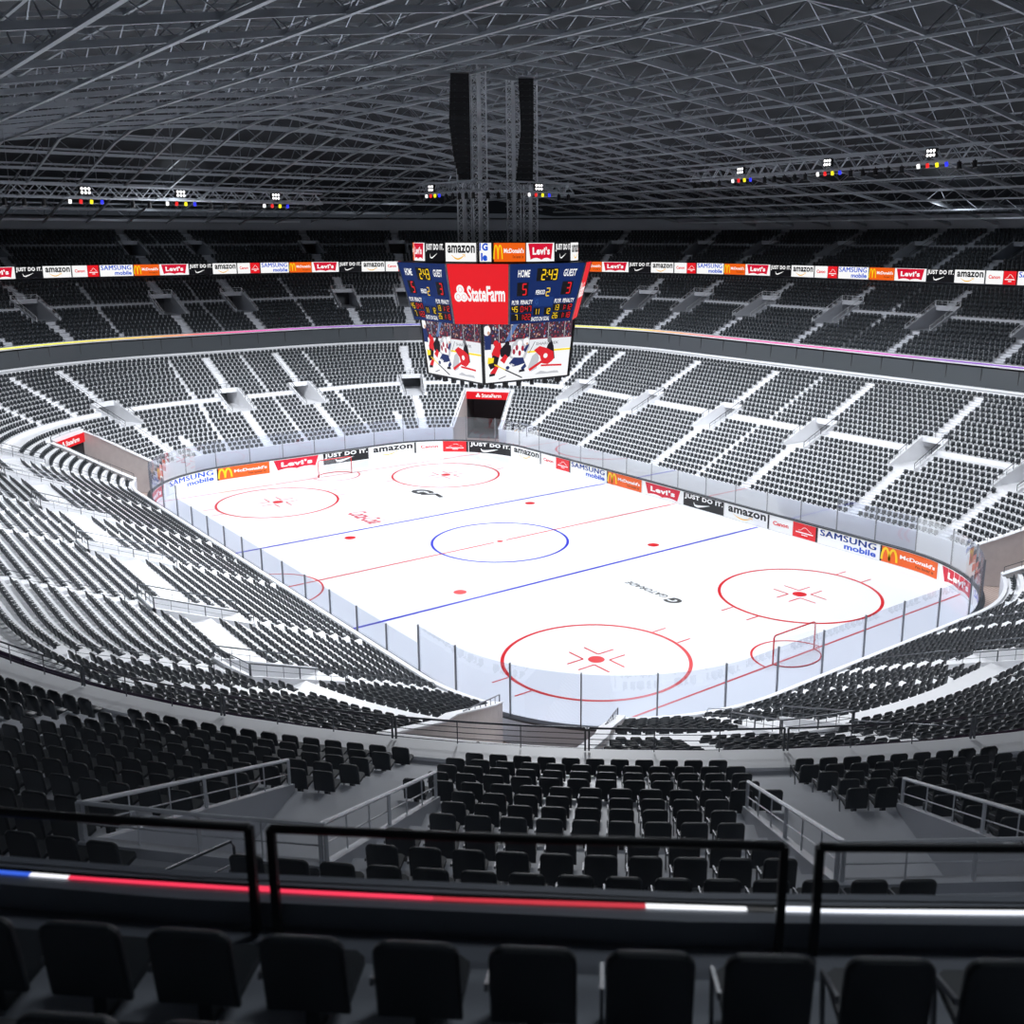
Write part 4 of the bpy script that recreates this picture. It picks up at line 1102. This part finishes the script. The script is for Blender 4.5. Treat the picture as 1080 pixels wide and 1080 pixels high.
guard(u0_, u1_, 6.5, 4.3, .38, 'steel guard rail above the red sign of the far left tunnel', 'tunnel head rails', RAILM, .018, (.5,), inner=2)

# ------------------------------------------------------------------ seats
PITCH = 0.379
def seat_sites(t, tname):
    out = []
    for i, (oa, ob, z, has) in enumerate(t.rows):
        if not has: continue
        os_ = oa+.36 if t is not LOW else oa+.30
        gaps = []
        for (u, r0, r1, wd_) in t.aisles:
            if r0 <= i < r1:
                s_ = stretch(u, os_); gaps.append((u-wd_/2/s_, u+wd_/2/s_))
        if t.vr[0] <= i < t.vr[1]:
            for v in t.voms: a, b = vgap(t, v); e_ = .14/stretch(v, t.offmid); gaps.append((a-e_, b+e_))
        if t is LOW:
            for q in CORN:
                if i < TR[q]+1: g = tunnel_gap(q, R0+os_); gaps.append((g[0]-.12, g[1]+.12))
        for bi, (a, b) in enumerate(complement(gaps)):
            La, Lb = u2len(a, os_), u2len(b, os_); n = int((Lb-La)/PITCH)
            if n < 1: continue
            pad = (Lb-La-n*PITCH)/2
            if t is TOP and i < 6 and a < corner('NL', 41.2) < b:    # phase of the nearest seats
                Lc = u2len(corner('NL', 41.20), os_); k0 = math.floor((Lc-La)/PITCH-.5); pad = (Lc-La)-(k0+.5)*PITCH
                n = int((Lb-La-pad)/PITCH)
            for j in range(n):
                u = len2u(La+pad+PITCH*(j+.5), os_); p, nn = ring(u, os_)
                if visible((p[0], p[1], z+.3), 160): out.append((p[0], p[1], z, math.atan2(nn[1], nn[0]), t, i, bi, j, n, u))
    return out
sites = seat_sites(LOW, 'l')+seat_sites(MID, 'm')+seat_sites(TOP, 't')
sites = [s for s in sites if math.hypot(s[0]-CAMP[0], s[1]-CAMP[1]) > 1.6]
def inframe(s):
    q = project((s[0], s[1], s[2]+.3)); return q is not None and -25 < q[0] < 1105 and -10 < q[1] < 1120
cand = sorted([s for s in sites if inframe(s)], key=lambda s: np.linalg.norm(CAMP-np.array([s[0], s[1], s[2]+.3])))
# skip seats hidden by the top tier's slab
def hidden(s):
    if s[4] is not MID: return False
    p = np.array([s[0], s[1], s[2]+.47]); d = p-CAMP
    f = (15.06-CAMP[2])/d[2]; c = CAMP+d*f
    dx = max(abs(c[0])-17.5, 0); dy = max(abs(c[1])-6.5, 0); return math.hypot(dx, dy)-8 > 28.98
cand = [s for s in cand if not hidden(s)]
hero = cand[:300]; hs = set(id(s) for s in hero)
# --- detailed seat (local: +x outward/back, y along the row)
def outline(w_, z0, z1, r, n=5):
    pts = [(-w_/2, z0), (w_/2, z0)]
    for k in range(n+1): t = PI/2*k/n; pts.append((w_/2-r+r*math.cos(t), z1-r+r*math.sin(t)))
    for k in range(n+1): t = PI/2+PI/2*k/n; pts.append((-w_/2+r+r*math.cos(t), z1-r+r*math.sin(t)))
    return pts
def slab(mb, pts, x0, x1, tilt, bev=.012):
    n = len(pts); cz = sum(p[1] for p in pts)/n; zmin = min(p[1] for p in pts)
    rings = []
    for x, sh in ((x0, bev), (x0+bev, 0), (x1-bev, 0), (x1, bev)):
        g = []
        for (y, z) in pts:
            l = math.hypot(y, z-cz); g.append((x+tilt*(z-zmin), y*(1-sh/max(l, .01)), cz+(z-cz)*(1-sh/max(l, .01))))
        rings.append(g)
    vs = [v for g in rings for v in g]; fs = [tuple(range(n)), tuple(range(3*n, 4*n))[::-1]]
    for k in range(3):
        for i in range(n): fs.append((k*n+i, (k+1)*n+i, (k+1)*n+(i+1) % n, k*n+(i+1) % n))
    mb.add(vs, fs)
def back_mesh():
    mb = MB(); slab(mb, outline(.285, .12, .43, .05), -.01, .03, .12); return mb
def pan_mesh():
    mb = MB(); pts = [(-.135, -.12), (.135, -.12), (.135, .07), (.10, .10), (-.10, .10), (-.135, .07)]
    vs = [(-(y+.13), x, .13+.02*(y+.12)) for x, y in pts]+[(-(y+.13), x, .165+.03*(y+.12)) for x, y in pts]
    n = 6; mb.add(vs, [tuple(range(n)), tuple(range(n, 2*n))[::-1]]+[(i, n+i, n+(i+1) % n, (i+1) % n) for i in range(n)]); return mb
def ped_mesh():
    mb = MB(); mb.box((-.06, 0, .066), (.08, .05, .13)); return mb
def arm_mesh():
    mb = MB(); s_ = -1
    mb.bar((.03, s_*.155, .26), (-.17, s_*.155, .20), .012, .025); mb.bar((-.17, s_*.155, .20), (-.13, s_*.155, .0), .012, .03)
    return mb
first = None
rowsd = {}
for s in hero: rowsd.setdefault((id(s[4]), s[5]), []).append(s)
for s_k, lst in rowsd.items():
    lst.sort(key=lambda s: -s[9])       # left to right in the picture
    blocks = {}
    for s in lst: blocks.setdefault(s[6], []).append(s)
    for i, s in enumerate(lst):
        rowno = s[5]+1; ang = math.degrees((s[9]-CUM[5])/R0)
        if s[4] is MID:
            rn = ORD[rowno-1 if rowno <= 8 else rowno-2]
            if ang > 47: lb = 'black seat, %s row of middle tier, number %d left of the near left opening' % (rn, s[7]+1)
            elif ang > 35.6: lb = 'black seat, %s row of middle tier, number %d from left between near openings' % (rn, s[8]-s[7])
            else: lb = 'black seat, %s row of middle tier, number %d right of the near right opening' % (rn, s[8]-s[7])
        elif s[4] is TOP: lb = 'dark seat in the %s foreground row behind the black rail, number %d from the left' % (ORD[rowno-1], i+1)
        else: lb = 'black seat in the %s row of the lower bowl, number %d from the left' % (ORD[rowno-1], i+1)
        grp = {id(TOP): 'foreground seats of the top tier', id(MID): 'seats of the near middle tier', id(LOW): 'seats of the lower bowl'}[s_k[0]]
        if first is None:
            e_ = empty('stadium_seat', lb, 'seat', grp); kids = [back_mesh().obj('backrest', [SEAT], e_), pan_mesh().obj('seat_pan', [SEAT], e_), ped_mesh().obj('pedestal', [SEAT], e_)]
            ar = arm_mesh().obj('side_bracket', [SEATLEG], e_); tag(ar, 'grey metal side bracket'); kids.append(ar); first = e_; fk = kids
        else:
            e_ = first.copy(); COL.objects.link(e_)
            for k_ in fk: c = k_.copy(); COL.objects.link(c); c.parent = e_
            e_['label'] = lb; e_['group'] = grp
        e_.scale = (.72, .95, .70) if s[4] is LOW else (1, 1, 1)
        e_.location = (s[0], s[1], s[2]); e_.rotation_euler = (0, 0, s[3])
# --- all other seats: one mesh
tv = []; tf = []
o6 = [(-.142, .10), (.142, .10), (.142, .385), (.105, .43), (-.105, .43), (-.142, .385)]
for x in (-.01, .03):
    for y, z in o6: tv.append((x+.12*(z-.10), y, z))
tf += [(0, 1, 2, 3, 4, 5), (11, 10, 9, 8, 7, 6)]+[(i, i+6, (i+1) % 6+6, (i+1) % 6) for i in range(6)]
n0 = len(tv)
for z in (.13, .165):
    for x, y in ((-.22, -.135), (-.01, -.135), (-.01, .135), (-.22, .135)): tv.append((x, y, z))
tf += [tuple(n0+i for i in f) for f in ((3, 2, 1, 0), (4, 5, 6, 7), (0, 1, 5, 4), (1, 2, 6, 5), (2, 3, 7, 6), (3, 0, 4, 7))]
n0 = len(tv)
for z in (0, .13):
    for x, y in ((-.12, -.03), (-.02, -.03), (-.02, .03), (-.12, .03)): tv.append((x, y, z))
tf += [tuple(n0+i for i in f) for f in ((0, 1, 5, 4), (1, 2, 6, 5), (2, 3, 7, 6), (3, 0, 4, 7))]
rest = [s for s in sites if id(s) not in hs]
TV = np.array(tv); pos = np.array([[s[0], s[1], s[2]] for s in rest]); an = np.array([s[3] for s in rest])
ca, sa = np.cos(an)[:, None], np.sin(an)[:, None]
sx_ = np.array([.72 if s[4] is LOW else 1.0 for s in rest])[:, None]; sz_ = np.array([.70 if s[4] is LOW else 1.0 for s in rest])[:, None]; sy_ = np.array([.95 if s[4] is LOW else 1.0 for s in rest])[:, None]
TX, TY, TZ = TV[:, 0]*sx_, TV[:, 1]*sy_, TV[:, 2]*sz_
V = np.empty((len(rest), len(TV), 3), np.float32)
V[:, :, 0] = ca*TX-sa*TY+pos[:, 0:1]; V[:, :, 1] = sa*TX+ca*TY+pos[:, 1:2]; V[:, :, 2] = TZ+pos[:, 2:3]
loops = np.array([i for f in tf for i in f]); tot = np.array([len(f) for f in tf]); N = len(rest)
LI = (loops[None, :]+np.arange(N)[:, None]*len(TV)).ravel().astype(np.int32); TO = np.tile(tot, N).astype(np.int32)
LS = np.concatenate([[0], np.cumsum(TO)[:-1]]).astype(np.int32)
me = bpy.data.meshes.new('stadium_seats'); me.vertices.add(N*len(TV)); me.vertices.foreach_set('co', V.ravel()); me.loops.add(len(LI)); me.loops.foreach_set('vertex_index', LI)
me.polygons.add(len(TO)); me.polygons.foreach_set('loop_start', LS); me.polygons.foreach_set('loop_total', TO); me.update(calc_edges=True); me.materials.append(SEAT)
o = bpy.data.objects.new('stadium_seats', me); COL.objects.link(o)
tag(o, 'thousands of identical black seats filling all tiers of the arena', 'seats', None, 'stuff')
print('SEATS', len(sites), 'rest', N, 'objects', len(bpy.data.objects))
